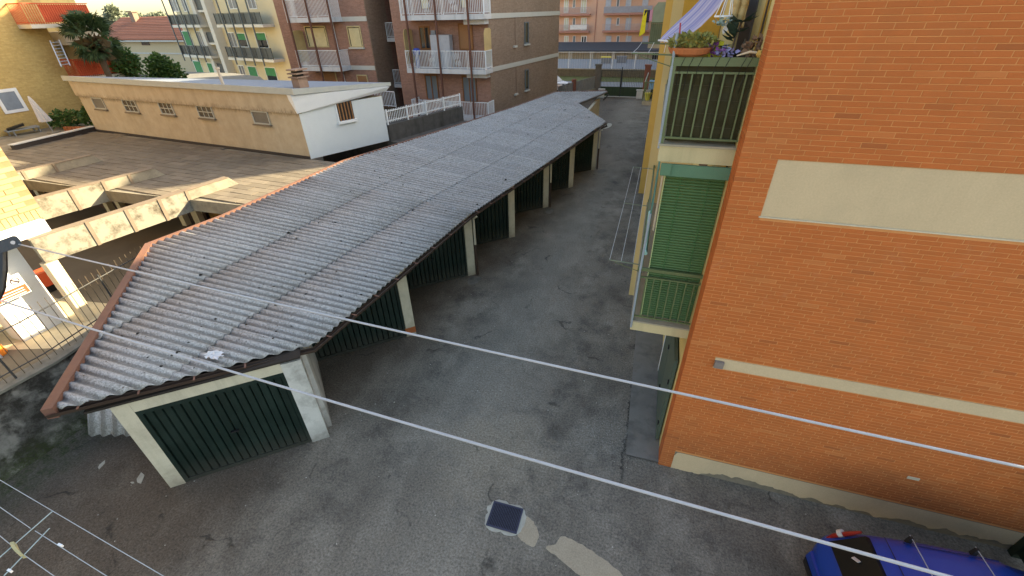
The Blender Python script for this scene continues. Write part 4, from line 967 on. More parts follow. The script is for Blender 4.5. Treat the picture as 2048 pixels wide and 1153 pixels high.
# ================================================================== RED ROOFED HOUSE AND LOW ROOF
YH = 58
hs = thing('red_roof_house', 'low beige house with a red tiled roof behind the palm', 'house', (-80, YH, 0))
FH = Frame((-92, YH + 1.5), (-60, YH - 0.5))
e0 = FH.at(200, 84)[0]; e1 = FH.at(385, 75)[0]; ze = FH.at(290, 79)[1]; zr = 8.25
MB().fbox(FH, e0, e1 + 6, 0, ze - .15, -9, 0).build('wall', HOUSEW, hs)
rf = MB().hexa([FH.w(e0 - .5, .7, ze - .1), FH.w(e1 + 7, .7, ze - .1), FH.w(e1 + 7, -10, ze - .1), FH.w(e0 - .5, -10, ze - .1), FH.w(e0 + 1, -4.5, zr), FH.w(e1 + 5, -4.5, zr), FH.w(e1 + 5, -4.8, zr), FH.w(e0 + 1, -4.8, zr)]).build('roof', TILER, hs)
nr, L = 14, e1 + 7 - e0
for k in range(nr):
    t0, t1 = k / nr, (k + 1) / nr; ua, ub = e0 - .5 + 1.5 * t0, e1 + 7 - 2 * t0
    d0, d1 = .72 - 5.22 * t0, .72 - 5.22 * t1; za, zb = ze - .06 + (zr - ze + .1) * t0, ze - .06 + (zr - ze + .1) * t1
    MB().hexa([FH.w(ua, d0, za), FH.w(ub, d0, za), FH.w(ub, d1, zb), FH.w(ua, d1, zb), FH.w(ua, d0, za + .13), FH.w(ub, d0, za + .13), FH.w(ub, d1, zb + .05), FH.w(ua, d1, zb + .05)]).build('tile_course', TILER, rf)
MB().fbox(FH, e0 - .5, e1 + 7, ze - .32, ze - .12, .7, .85).build('gutter', M('pale_gutter', (0.42, 0.42, 0.42), 0.6), rf)
q = FH.at(270, 40, -3.5); MB().fbox(FH, q[0] - .55, q[0] + .45, 6.9, 9.0, -4, -3.2).fbox(FH, q[0] - .75, q[0] + .65, 9.03, 9.2, -4.2, -3.0).build('chimney', M('pinkish_brick', (0, 0, 0)), hs)
r = FH.rect(283, 82, 299, 91); window(hs, FH, r, 'glass', M('dark_wood', (.1, .06, .05), .7), sill=False, fw=.15)
MB().fbox(FH, e0, e1 + 6, ze - 2.1, ze - 1.9, .003, .1).build('string_course', M('pale_gutter', (0, 0, 0)), hs)
lr = thing('low_flat_building', 'low building with a dark flat roof between the bush and the brick chimney', 'building', (-35, 29, 0))
pts = [P(344, 160, z=3.6)[:2], P(535, 166, z=3.6)[:2], P(520, 154, z=3.6)[:2], P(470, 147, z=3.6)[:2], P(350, 143, z=3.6)[:2]]
MB().prism(pts, 0, 3.4).build('wall', HOUSEW, lr); MB().prism(pts, 3.42, 3.6).build('roof', M('grey_felt_roof', (0.20, 0.195, 0.18), 0.9, var=.2), lr)

# ================================================================== CREAM TOWER
ct = thing('cream_tower_block', 'cream apartment tower with dark balcony panels and green shutters', 'apartment block', (-40, 40, 0))
FCw = Frame((-55.2, 44.9), (-35.4, 39.4)); 
Lc = FCw.L
MB().hexa([FCw.w(0, 0, 0), FCw.w(Lc, 0, 0), FCw.w(Lc, -13, 0), FCw.w(0, -13, 0), FCw.w(0, 0, 17), FCw.w(Lc, 0, 17), FCw.w(Lc, -13, 17), FCw.w(0, -13, 17)]).build('wall', CREAMT, ct)
D = 1.2
def frect(F, x0, y0, x1, y1, d=0.0): return F.rect(x0, y0, x1, y1, d)
def bal(F, xa, ya, xb, yb_, z, par, slabm, d=D, th=.25):
    u0 = F.at(xa, ya, d)[0]; u1 = F.at(xb, yb_, d)[0]
    return u0, u1, MB().fbox(F, u0, u1, z - th, z, 0.003, d).build('balcony', slabm, par)
for z, (xa, ya, xb, yb_), (xc, yc, xd, yd) in ((7.35, (342, 48, 399, 50), (432, 48, 525, 50)), (4.35, (366, 110, 422, 114), (456, 116, 548, 124))):
    for (p0, q0, p1, q1) in ((xa, ya, xb, yb_), (xc, yc, xd, yd)):
        u0, u1, b_ = bal(FCw, p0, q0, p1, q1, z, ct, M('white_slab_edge', (0.58, 0.57, 0.54), .8, var=.1))
        rail(b_, FCw, u0, u1, z, z + 1.0, D - .05, DARKM, step=.9, panel=True)
def upm(x, y): return FCw.at(x, y)[0]
for (xa, ya), (xb, yb_) in (((391, 0), (431, 122)), ((417, 0), (457, 143))):
    u = (upm(xa + 8, ya) + upm(xb + 8, yb_)) / 2; MB().fbox(FCw, u - .35, u + .35, 0, 17, 0.003, .9).build('pilaster', PIL, ct)
ua, ub = (upm(399, 0) + upm(439, 122)) / 2, (upm(425, 0) + upm(465, 143)) / 2
for z in (2.6, 5.65, 8.7): MB().fbox(FCw, ua + .32, ub - .36, z - .2, z, .004, .7).build('small_balcony', PIL, ct); MB().fbox(FCw, ua + .32, ub - .36, z + .02, z + 1.0, .64, .68).build('infill_panel', DKPAN, ct)
for (x0, y0, x1, y1, k) in ((369, 62, 384, 92, 'g'), (396, 63, 410, 94, 'p'), (460, 65, 473, 95, 'p'), (478, 66, 494, 95, 'h'), (513, 65, 535, 97, 'h'), (456, -14, 472, 19, 'p'), (495, -14, 511, 19, 'p'), (340, -20, 352, 24, 'p'), (362, -20, 372, 24, 'p'), (390, 122, 405, 146, 'g'), (417, 126, 428, 148, 'g'), (480, 131, 491, 155, 'p'), (499, 133, 516, 160, 'g'), (534, 135, 555, 170, 'h')):
    r = frect(FCw, x0, y0, x1, y1); window(ct, FCw, r, {'g': 'shutter', 'h': 'half', 'p': 'door'}[k], WHITEP, mat=GRNS if k != 'p' else M('grey_pane', (0.17, 0.17, 0.19), .3), sill=False, name='balcony_door')
for (xa, xb) in ((323, 368), (338, 381), (353, 395), (369, 409), (430, 472), (448, 490), (469, 508), (487, 528)):
    u = (FCw.at(xa, 0, D + .06)[0] + FCw.at(xb, 118, D + .06)[0]) / 2; MB().fbox(FCw, u - .05, u + .05, 3.7, 17, D + .003, D + .10).build('awning_pole', M('slate_pole', (0.09, 0.11, 0.13), .5), ct)

# ================================================================== BROWN BRICK APARTMENT BLOCK
WS = M('balcony_pale_edge', (0.56, 0.56, 0.57), .8, var=.12, streak=.2)
bb = thing('brown_brick_block', 'brown brick apartment block with white balcony railings and rusty poles', 'apartment block', (-11, 30, 0))
YB = 29.9
FB1 = Frame((-27.4, YB + .15), (-19.85, YB)); FB2 = Frame((-17.9, YB), (-10.95, YB - .25)); FB3 = Frame((-10.95, YB - .25), (-8.9, 41.0))
def wallbox(F, z0, z1, depth, mat, par, name='wall'): return MB().fbox(F, 0, F.L, z0, z1, -depth, 0).build(name, mat, par)
wallbox(FB1, 0, 16, 11, BROWNB, bb)
MB().hexa([(-17.9, YB, 0), (-10.98, YB - .25, 0), (-8.93, 41, 0), (-17.9, 41, 0), (-17.9, YB, 16), (-10.98, YB - .25, 16), (-8.93, 41, 16), (-17.9, 41, 16)]).build('wall', BROWNB, bb)
MB().fbox(FB3, 0.0, FB3.L, 0, 16, -.03, .02).build('blind_wall', BROWNS, bb)
MB().box(-19.84, -19.80, YB + .02, 36, 0, 16).build('recess_wall', BROWNS, bb)
MB().box(-19.9, -17.85, 36, 36.3, 0, 16).build('recess_wall', BROWNB, bb)
MB().box(-19.5, -18.3, 35.95, 35.99, 5.0, 7.2).build('recess_door', BLKP, bb); MB().box(-19.5, -18.3, 35.95, 35.99, 1.9, 4.1).build('recess_door', BLKP, bb)
Fq = Frame((-20.2, 31.9), (-17.0, 31.8))
for k_, (xa, xb, yr, ys0, ys1) in enumerate(((774, 810, 45, 76, 86), (789, 829, 140, 169, 178), (764, 800, -45, -12, -2))):
    u0, u1, z0, z1 = Fq.rect(xa, ys0, xb, ys1); zt_ = Fq.at((xa + xb) / 2, yr)[1]
    b_ = MB().fbox(Fq, u0, u1, z1 - .25, z1, -3.6, 0).build('balcony', WS, bb); rail(b_, Fq, u0 + .02, u1 - .02, z1, zt_, -.06, WHITEP, step=.12, wavy=True)
    MB().fbox(Fq, u0 + .2, u1 - .4, z1 + .02, z1 + 2.1, -3.9, -3.7).build('recess_door', BLKP, bb)
DB = 1.15
for z in (4.85, 7.85):
    MB().fbox(FB3, .02, FB3.L, z - .28, z, .022, .06).build('string_course', BAND, bb)
    MB().fbox(FB1, 4.4, FB1.L + .02, z - .28, z, .003, .05).build('string_course', BAND, bb)
    u0, u1 = FB1.at(572 if z > 6 else 596, 34 if z > 6 else 126, DB)[0], FB1.at(662 if z > 6 else 681, 34 if z > 6 else 128, DB)[0]
    b_ = MB().fbox(FB1, u0, u1, z - .28, z, .003, DB).build('balcony', WS, bb); rail(b_, FB1, u0, u1, z, z + 1.05, DB - .04, WHITEP, step=.11, ends=(u0 + .02, u1 - .02))
for z, xa, xb, yy in ((7.85, 800, 968, 30), (4.85, 813, 972, 134), (1.85, 826, 977, 232)):
    u0, u1 = FB2.at(xa, yy, DB)[0], FB2.at(xb, yy, DB)[0]
    b_ = MB().fbox(FB2, u0, u1, z - .28, z, .003, DB).build('balcony', WS, bb)
    us = [u0, u0 + .9, u0 + (u1 - u0) * .52, u1 - 1.25, u1]
    for a, c in zip(us, us[1:]): rail(b_, FB2, a + .04, c - .04, z, z + 1.05, DB - .04, WHITEP, step=.11, wavy=(c - a) > 1.3)
    rail(b_, Frame(FB2.w(u0 + .02, 0, 0), FB2.w(u0 + .02, DB, 0)), 0.05, DB - .05, z, z + 1.05, 0, WHITEP, step=.11); rail(b_, Frame(FB2.w(u1 - .02, DB, 0), FB2.w(u1 - .02, 0, 0)), 0.05, DB - .05, z, z + 1.05, 0, WHITEP, step=.11)
    MB().fbox(FB2, u1 - 1.6, u1 - .2, z - .55, z - .285, .004, DB * .6).build('bracket', WS, b_)
for F, rows_ in ((FB2, [(840, 53, 861, 99, 'door'), (918, 47, 946, 100, 'shutter'), (852, 150, 877, 200, 'half2'), (926, 153, 954, 205, 'half2'), (838, -40, 858, 20, 'curtain'), (918, -42, 936, 18, 'curtain')]),
                 (FB1, [(613, 52, 655, 95, 'curtain'), (648, 141, 674, 172, 'shutter'), (697, 52, 724, 95, 'curtain'), (716, 150, 737, 178, 'half'), (603, -30, 640, 0, 'curtain')])):
    for x0, y0, x1, y1, k in rows_:
        r = F.rect(x0, y0, x1, y1)
        if k == 'half2':
            wn = window(bb, F, r, 'door', WOODF, sill=False, name='balcony_door', mat=GLASSB); MB().fbox(F, r[0], r[1], r[3] + .01, r[3] + .5, .003, .06).build('shutter_box', SHUTB, wn)
        else: window(bb, F, r, k, WOODF if F is FB2 else M('beige_frame', (0.50, 0.40, 0.22), .7), sill=(k in ('half', 'curtain') and y0 > 0 and x0 > 690), name='window')
for x0, y0, x1, y1 in ((1048, 44, 1056, 88), (1049, 139, 1056, 180)):
    r = FB3.rect(x0, y0, x1, y1); window(bb, FB3, r, 'glass', M('slate_frame', (0.12, 0.14, 0.15), .6), d=.02, fw=.08)
    u = r[0] - 1.55; MB().fbox(FB3, u - .2, u + .25, r[2] - .12, r[2], .022, .14).build('drip_ledge', BAND, bb); MB().fbox(FB3, u + .1, u + .14, r[2], r[3] + .3, .022, .03).build('wall_joint', POLEB, bb)
for F, lst in ((FB2, ((804, 835), (866, 887), (931, 948))), (FB1, ((568, 613), (610, 652), (652, 693)))):
    for xa, xb in lst:
        u = (F.at(xa, 0, DB + .07)[0] + F.at(xb, 185, DB + .07)[0]) / 2
        MB().fbox(F, u - .05, u + .05, 1.0, 16, DB + .02, DB + .12).build('awning_pole', POLEB, bb)
u = FB1.at(660, 0, DB)[0]; MB().tube([FB1.w(FB1.at(676, 100, .1)[0], .1, 0.5), FB1.w(FB1.at(676, 100, .1)[0], .1, 16)], .05, 6).build('rain_pipe', WHITEP, bb)
# items standing on the brown block's balconies
def panel_screen(F, u, z, lab):
    mb = MB(); pts = [(0, 0), (DB - .06, 0), (DB - .06, 1.75), (DB - .25, 2.0), (.2, 2.0), (0, 1.9)]
    for s in (0, .04): mb.v += [F.w(u + s, d, z + h + .25) for d, h in pts]
    n = len(pts); mb.f += [tuple(range(n)), tuple(range(2 * n - 1, n - 1, -1))] + [(i, (i + 1) % n, n + (i + 1) % n, n + i) for i in range(n)]
    tag(mb.build('shade_panel', BEIGE), lab, 'screen')
u0, u1 = FB2.at(813, 134, DB)[0], FB2.at(972, 134, DB)[0]
panel_screen(FB2, u0 + .03, 4.85, 'beige rounded side screen at the left end of the brown block middle balcony'); panel_screen(FB2, u1 - .08, 4.85, 'beige rounded side screen at the right end of the brown block middle balcony')
u0b = FB1.at(596, 126, DB)[0]; panel_screen(FB1, u0b + .05, 4.85, 'beige sunlit side screen on the left wing balcony of the brown block')
cbn = thing('balcony_cabinet', 'tall grey double cabinet on the brown block middle balcony', 'cabinet', FB2.w(2.5, .4, 4.86)); r = FB2.rect(862, 71, 900, 122, .6)
GCAB = M('pale_grey_cabinet', (0.40, 0.41, 0.45), .5)
MB().fbox(FB2, r[0], r[1], 4.86, 6.75, .15, .6).build('body', GCAB, cbn); um_ = (r[0] + r[1]) / 2
for a, c in ((r[0] + .02, um_ - .01), (um_ + .01, r[1] - .02)): MB().fbox(FB2, a, c, 4.95, 6.7, .602, .62).build('cabinet_door', GCAB, cbn)
bx = MB().fbox(FB2, r[0] + .05, r[0] + .35, 6.755, 7.0, .2, .5).build('storage_tin', M('grey_tin', (0.2, 0.22, 0.25), .5)); tag(bx, 'small dark tin on top of the grey balcony cabinet', 'tin')
r = FB2.rect(832, 93, 842, 100, .8); tag(MB().lathe([(.2, 0), (.26, .1), (.24, .3), (.15, .4)], FB2.w(r[0], .8, 4.86 + .75), 10).lathe([(.12, -.75), (.12, 0)], FB2.w(r[0], .8, 4.86 + .75), 8).build('blue_tub', M('blue_plastic', (0.05, 0.09, 0.40), .5)), 'dark blue tub on a stand on the brown block middle balcony', 'tub')

# ================================================================== DARK WALL WITH WHITE PICKET FENCE
dw = thing('retaining_wall', 'dark stained concrete wall with a ledge beside the white end wall', 'wall', (-12.8, 19.9, 0))
FD = Frame((-12.95, 19.75), (-11.2, 25.3))
MB().fbox(FD, 0.05, FD.L, 0, 3.22, -.3, 0).build('wall_body', CONCD, dw); MB().fbox(FD, 0.05, FD.L, 2.25, 2.42, .003, .5).build('ledge', CONCD, dw); MB().fbox(FD, -1, FD.L + 3, 1.2, 1.35, .6, .75).build('rain_gutter', GUTT, dw)
for k in range(6): MB().fbox(FD, -2.5 + k * 1.6, -2.3 + k * 1.6, 0, 2.0, .9, 1.1).build('buttress', MATS['weathered_concrete'], dw)
MB().fbox(FD, -4, FD.L + 4, 0.0, 1.7, .55, .6).build('brick_base', M('dim_red_brick', (0.16, 0.06, 0.04), .9, var=.3), dw)
pf = thing('picket_fence', 'white metal picket fence on top of the dark concrete wall', 'fence', FD.w(0, 0, 3.22))
me = None
for k in range(int(FD.L / .115)):
    u = .1 + k * .115
    if me is None: o = MB().fbox(FD, u - .014, u + .014, 3.3, 3.92, -.16, -.14).build('picket', WHITEP, pf); me = o.data
    else: link('picket', me, FD.w(u, -.15, 3.61), pf)
for z in (3.36, 3.82): MB().fbox(FD, .02, FD.L, z, z + .045, -.138, -.11).build('rail', WHITEP, pf)
for k in range(5): u = .1 + k * 1.4; MB().fbox(FD, u - .03, u + .03, 3.225, 3.95, -.108, -.05).build('post', WHITEP, pf)
Fs2 = Frame((-17.5, 27.4), (-14.5, 27.0)); pf2 = thing('white_railing', 'short white railing seen past the corner of the white end wall', 'railing', (-15.5, 26.9, 2.5))
q0, q1 = Fs2.at(764, 210)[0], Fs2.at(792, 210)[0]; rail(pf2, Fs2, q0 - .5, q1, 2.6, 3.6, 0, WHITEP, .13)
struct(MB().prism([(-19, 21.5), (-13.2, 20.5), (-12.4, 23.5), (-13.5, 25), (-19, 26.0)], 0, 2.35), 'raised_terrace', CONCD)

# ================================================================== GATE, STREET, FAR SIDE
YG = 50.5
g = thing('yard_gate', 'dark green double gate with thin bars at the far end of the yard', 'gate', (-4.2, YG, 0))
FGt = Frame((-6.6, YG), (-1.6, YG)); L = FGt.L
for a, c in ((.35, 2.42), (2.5, 4.9)):
    lf = MB().fbox(FGt, a, c, .08, .98, -.03, .03).build('gate_leaf', M('deep_green_sheet', (0.035, 0.055, 0.025), .6, var=.3, streak=.4), g)
    MB().fbox(FGt, a, c, 2.5, 2.56, -.03, .03).fbox(FGt, a, a + .06, .982, 2.5, -.03, .03).fbox(FGt, c - .06, c, .982, 2.5, -.03, .03).build('frame', DARKM, lf)
    for k in range(13): u = a + .15 + k * (c - a - .3) / 12; MB().fbox(FGt, u - .012, u + .012, .983, 2.72, -.012, .012).build('bar', DARKM, lf)
MB().fbox(FGt, 2.42, 2.5, 0, 2.85, -.05, .05).build('centre_post', DARKM, g)
MB().fbox(FGt, .35, 4.9, 0, .05, -.1, .1).build('threshold', BAND, g)
for u, m_ in ((.02, M('grey_stone', (0.13, 0.115, 0.095), .95, var=.4)), (5.0, M('dark_red_brick', (0.22, 0.085, 0.06), .9, var=.3))):
    t = thing('gate_pillar', 'grey stone gate pillar left of the green gate' if u < 1 else 'red brick gate pillar right of the green gate', 'pillar', FGt.w(u, 0, 0))
    MB().fbox(FGt, u - .3, u + .28, 0, 2.95, -.25, .25).build('shaft', m_, t); MB().fbox(FGt, u - .36, u + .34, 2.96, 3.1, -.3, .3).build('cap', m_, t)
for u in (.6, 4.5):
    t = MB().fbox(FGt, u - .35, u + .35, .75, .85, .5, .8).fbox(FGt, u - .3, u + .3, 0, .75, .55, .75).build('letter_block', M('white_stone', (0.6, 0.58, 0.53), .8)); tag(t, 'low white topped block inside the gate at its ' + ('left' if u < 1 else 'right') + ' leaf', 'block')
# side fence with slats between roof and gate
sf = thing('slat_fence', 'grey slat fence running from the garages to the gate pillar', 'fence', (-7.2, 48, 0))
FSF = Frame((-9.7, 40), (-6.75, 49.8))
MB().fbox(FSF, 2.2, FSF.L, 0, .9, -.1, .1).build('wall_body', CONC, sf)
for k in range(22): u = 2.3 + k * .36; MB().fbox(FSF, u, u + .27, .91, 2.05, -.02, .02).build('slat', M('grey_slat', (0.20, 0.20, 0.20), .8), sf)
MB().fbox(FSF, 5.2, 5.6, .91, 2.3, -.15, .15).build('post', MATS['dark_red_brick'], sf)
fb = thing('entrance_fence', 'black bar fence with a cream post beside the brown block corner', 'fence', (-8.6, 42, 0))
FEf = Frame((-10.1, 42.2), (-8.0, 42.6))
MB().fbox(FEf, 0, .55, 0, 2.2, -.2, .2).build('post', CREAM, fb)
for k in range(8): u = .65 + k * .18; MB().fbox(FEf, u - .012, u + .012, 0, 2.5, -.012, .012).build('bar', DARKM, fb)
MB().fbox(FEf, .56, 2.1, 2.2, 2.25, -.02, .02).build('rail', DARKM, fb)
# white car on the street
def car_small(name, label, c, yaw, L, W, H, paint):
    t = thing(name, label, 'car', c); ca, sa = math.cos(yaw), math.sin(yaw)
    def T(x, y, z): return (c[0] + x * ca - y * sa, c[1] + x * sa + y * ca, c[2] + z)
    def loft(prof, ys, nm, mat, sm=True):
        mb = MB(); n = len(prof)
        for y, s in ys: mb.v += [T(x * (1 if s == 1 else .97), y, .25 + (z - .25) * s if z > .25 else z) for x, z in prof]
        for i in range(len(ys) - 1):
            for j in range(n): mb.f.append((i * n + j, i * n + (j + 1) % n, (i + 1) * n + (j + 1) % n, (i + 1) * n + j))
        mb.f += [tuple(range(n - 1, -1, -1)), tuple((len(ys) - 1) * n + j for j in range(n))]
        return mb.build(nm, mat, t, smooth=False)
    h = L / 2
    body = [(-h, .35), (-h + .03, .75), (-h + .15, .92), (-h * .15 - .5, .96), (h * .45, .93), (h - .35, .80), (h - .03, .62), (h, .35), (h - .2, .22), (-h + .2, .22)]
    w2 = W / 2
    loft(body, [(-w2, .93), (-w2 + .08, 1), (w2 - .08, 1), (w2, .93)], 'body', paint)
    cab = [(-h + .12, .93), (-h + .45, H - .08), (-h + .8, H), (h * .05, H), (h * .25, H - .1), (h * .52, .93)]
    loft(cab, [(-w2 + .10, .93), (-w2 + .22, 1), (w2 - .22, 1), (w2 - .10, .93)], 'cabin', GLASS)
    roof = [(-h + .42, H - .075), (-h + .8, H + .012), (h * .05, H + .012), (h * .22, H - .07)]
    mb = MB(); mb.v = [T(x, y, z) for y in (-w2 + .2, w2 - .2) for x, z in roof]; mb.f = [(0, 1, 5, 4), (1, 2, 6, 5), (2, 3, 7, 6)]; mb.build('roof', paint, t)
    for x in (-h * .6, h * .62):
        for y in (-w2 + .1, w2 - .1):
            mb = MB(); mb.tube([T(x, y - .1, .31), T(x, y + .1, .31)], .31, 14); wh = mb.build('wheel', BLKP, t); MB().tube([T(x, y - .105, .31), T(x, y + .105, .31)], .19, 10).build('rim', STEEL, wh)
    for y in (-w2 + .25, w2 - .25): MB().hexa([T(h - .12, y - .17, .6), T(h - .01, y - .17, .6), T(h - .01, y + .17, .6), T(h - .12, y + .17, .6), T(h - .3, y - .17, .76), T(h - .12, y - .17, .74), T(h - .12, y + .17, .74), T(h - .3, y + .17, .76)]).build('headlight', GLASSB, t)
    MB().hexa([T(h - .02, -.35, .36), T(h + .02, -.35, .36), T(h + .02, .35, .36), T(h - .02, .35, .36), T(h - .04, -.35, .5), T(h + .0, -.35, .5), T(h + .0, .35, .5), T(h - .04, .35, .5)]).build('grille', BLKP, t)
    return t
car_small('white_car', 'white car parked on the street past the corner of the brown block', (-12.4, 54.3, 0), math.radians(-18), 4.1, 1.75, 1.45, M('white_car_paint', (0.70, 0.72, 0.75), .3, bumpv=0))
struct(sheet([(-40, 61.5), (60, 61.5), (60, 66), (-40, 66)], 0.02), 'grass_verge', GRASS)
lw = thing('street_wall', 'long low stained wall across the street behind the grass strip', 'wall', (-5, 66, 0)); MB().box(-40, 40, 66, 66.3, 0, .9).build('wall_body', M('stained_low_wall', (0.13, 0.11, 0.08), .95, var=.5, streak=.5), lw)
MB().box(-40, 40, 65.95, 66.35, .902, 1.0).build('coping', CONC, lw)
struct(sheet([(-60, 66.4), (60, 66.4), (60, 80), (-60, 80)], 0.95), 'railway_bed', M('blue_grey_bed', (0.19, 0.21, 0.23), .9, var=.2))
rf_ = thing('white_mesh_fence', 'white post and rail fence along the far side of the street', 'fence', (-5, 67, .95))
FR = Frame((-25, 67), (12, 67))
for k in range(13): MB().fbox(FR, k * 3, k * 3 + .07, .9, 3.0, -.035, .035).build('post', WHITEP, rf_)
MB().fbox(FR, 0, 37, 2.9, 2.96, -.02, .02).build('rail', WHITEP, rf_)
mb = MB()
for k in range(110): mb.fbox(FR, k * .33, k * .33 + .03, 1.0, 2.9, -.01, .01)
mb.build('bars', M('grey_bars', (0.4, 0.4, 0.4), .6), rf_, kind='stuff')
fs = thing('trackside_shed', 'long low shed with a dark roof below the salmon building', 'shed', (-8, 86, 0))
MB().box(-34, 3, 82, 89, 0, 2.0).build('wall', M('dirty_cream_wall', (0.34, 0.29, 0.21), .95, var=.3, streak=.5), fs)
MB().hexa([(-35, 81, 1.95), (1.5, 81, 1.95), (0, 90, 2.6), (-35, 90, 2.6), (-35, 81, 2.12), (1.5, 81, 2.12), (0, 90, 2.8), (-35, 90, 2.8)]).build('roof', M('charcoal_roof', (0.045, 0.05, 0.06), .8, var=.2), fs)
for k in range(9): MB().box(-30 + k * 3.6, -29.75 + k * 3.6, 81.8, 81.99, 0, 1.95).build('post', BAND, fs)
MB().box(-2.2, .8, 81.9, 81.99, -.1, 1.7).build('dark_opening', BLKP, fs)
for i, (px, c_) in enumerate(((1186, 0), (1222, 1))):
    q = P(px, 147, z=1.0); q = (q[0], 74 + i, .96); tt = thing('trackside_bin', 'bin with a yellow lid on the far track bed' if i == 0 else 'grey cart standing on the far track bed', 'bin', q)
    MB().box(q[0] - .7, q[0] + .7, q[1] - .4, q[1] + .4, .96, 1.7).build('body', M('bin_grey', (0.16, 0.18, 0.21), .7), tt); MB().box(q[0] - .75, q[0] + .75, q[1] - .45, q[1] + .45, 1.71, 1.82).build('lid', M('yellow_lid', (0.65, 0.55, 0.08), .6) if i == 0 else MATS['bin_grey'], tt)

# ================================================================== SALMON APARTMENT BLOCK
pk = thing('salmon_apartment_block', 'salmon pink apartment block with pale shutters across the railway', 'apartment block', (-9, 94, 0))
FP = Frame((-26, 95.3), (6, 95.3))
MB().fbox(FP, 0, 32, 0, 16, -10, 0).build('wall', PINK, pk); MB().fbox(FP, 0, 32, 0, 1.0, .003, .1).build('base_course', HOUSEW, pk)
MB().box(5, 14, 63, 112, 0, 22).build('wall', PINK, pk)  # unseen mass added beside the block to keep sun off the street
def zP(y): return P(1180, y, y=94.1)[2]
for ztop in (zP(97), zP(62.5), zP(28), zP(-8)):
    for xa, xb in ((1100, 1176), (1203, 1296)):
        u0, u1 = FP.at(xa, 80, 1.2)[0], FP.at(xb, 80, 1.2)[0]
        b_ = MB().fbox(FP, u0, u1, ztop - .28, ztop, .003, 1.2).build('balcony', PINKD, pk); rail(b_, FP, u0, u1, ztop, ztop + 1.05, 1.15, M('grey_pink_rail', (0.42, 0.34, 0.33), .7), step=.16, r=.02, panel=(xb > 1200 and 27 < 28 and ztop > 6.5 and ztop < 9), panelmat=M('blue_grey_slats', (0.3, 0.33, 0.38), .7))
for dz, ys_ in enumerate(((72, 96), (36, 61), (-2, 26))):
    for x0, x1, k in ((1128, 1137, 'd'), (1145.5, 1151, 'n'), (1162, 1173, 'd' if dz else 'w'), (1211, 1222, 's'), (1233, 1239, 'n'), (1251, 1262, 's'), (1284, 1296, 's')):
        y0, y1 = ys_; x0 -= 0; r = FP.rect(x0 + (2 - 0) * 0, y0, x1, y1 if k != 'n' else y1 - 10)
        if k == 'd': window(pk, FP, r, 'door', WHITEP, sill=False, mat=M('bright_pane', (0.55, 0.55, 0.42), .3), name='balcony_door', fw=.12)
        elif k == 'w': window(pk, FP, r, 'door', WHITEP, sill=False, name='balcony_door', fw=.15)
        elif k == 's': window(pk, FP, r, 'shutter', M('pale_grey_frame', (0.4, 0.4, 0.42), .7), sill=False, mat=PALEB, name='balcony_door', fw=.06)
        else: window(pk, FP, r, 'glass', WHITEP, mat=GLASSB, name='window')
for px in (1190, 1256): u = FP.at(px, 60, .1)[0]; MB().fbox(FP, u - .06, u + .06, 1, 16, .004, .12).build('rain_pipe', PINKD if px < 1200 else PIL, pk)
q = FP.at(1287, 30, 1.4); tag(MB().add([FP.w(q[0], 1.32, 7.6), FP.w(q[0] + .55, 1.36, 7.6), FP.w(q[0] + .62, 1.5, 4.0), FP.w(q[0] - .35, 1.45, 3.4), FP.w(q[0], 1.30, 7.6), FP.w(q[0] + .55, 1.34, 7.6), FP.w(q[0] + .62, 1.47, 4.0), FP.w(q[0] - .35, 1.42, 3.4)], [(0, 1, 2, 3), (7, 6, 5, 4), (0, 3, 7, 4), (1, 5, 6, 2), (0, 4, 5, 1), (3, 2, 6, 7)]).build('yellow_banner', M('yellow_cloth', (0.70, 0.56, 0.03), .8)), 'long yellow cloth hanging from a salmon block balcony', 'banner')
for k, (px, c_, lab) in enumerate(((1291, (0.03, .03, .035), 'black garment on the salmon block drying line'), (1296, (0.04, .03, .05), 'dark purple garment on the salmon block drying line'), (1301, (.62, .28, .36), 'pink garment on the salmon block drying line'))):
    q = FP.at(px, 32, 1.4); tag(MB().fbox(FP, q[0] - .25, q[0] + .28, 5.6 + .2 * (k == 2), 7.5, 1.33, 1.37).build('hanging_garment', M('garment%s' % 'abc'[k], c_, .9)), lab, 'laundry')
r = FP.at(1156, 58, 1.0); tag(MB().fbox(FP, r[0] - 1.5, r[0] + 1.7, zP(62.5) + .25, zP(62.5) + 1.0, 1.21, 1.25).build('hung_towels', CLOTHW), 'row of white towels over a salmon block balcony rail', 'laundry')

# ================================================================== ORANGE BRICK APARTMENT BLOCK
ab = thing('orange_brick_apartment_block', 'tall apartment block with an orange brick gable and a yellow balcony front', 'apartment block', (1.08, 6.12, 0))
WX, WY, TOP = 1.08, 6.12, 9.55
MB().box(1.10, 12.5, 6.14, 12.4, 0, TOP).build('wall', YELP, ab)
MB().box(-0.04, 12.5, 12.4, 36.4, 0, TOP).build('wall', YEL, ab)
MB().box(2.4, 12.5, 6.3, 9.0, TOP + .16, 14.5).build('unseen_shade_block', YEL, ab)  # unseen block added above the roof to shade the clothes lines
MB().box(2.6, 12.0, 36.5, 60, 0, 20).build('wall', YEL, ab)
MB().box(-0.12, 12.6, 6.05, 36.45, TOP + .002, TOP + .15).build('roof', M('roof_gravel', (0.25, 0.23, 0.2), .95), ab)
mb = MB()
ML = 6.1245
for x0, x1, z0, z1 in ((WX + .0045, 1.33, 0, .52), (WX + .0045, 12.5, .522, 2.85), (WX + .0045, 1.52, 2.852, 3.07), (WX + .0045, 12.5, 3.072, 5.60), (WX + .0045, 1.52, 5.602, 6.36), (WX + .0045, 12.5, 6.362, TOP)): mb.box(x0, x1, ML, 6.139, z0, z1)
mb.box(WX + .0045, 1.099, 6.1395, 6.5, 0, TOP)
mb.build('mortar', MORTO, ab, kind='stuff')
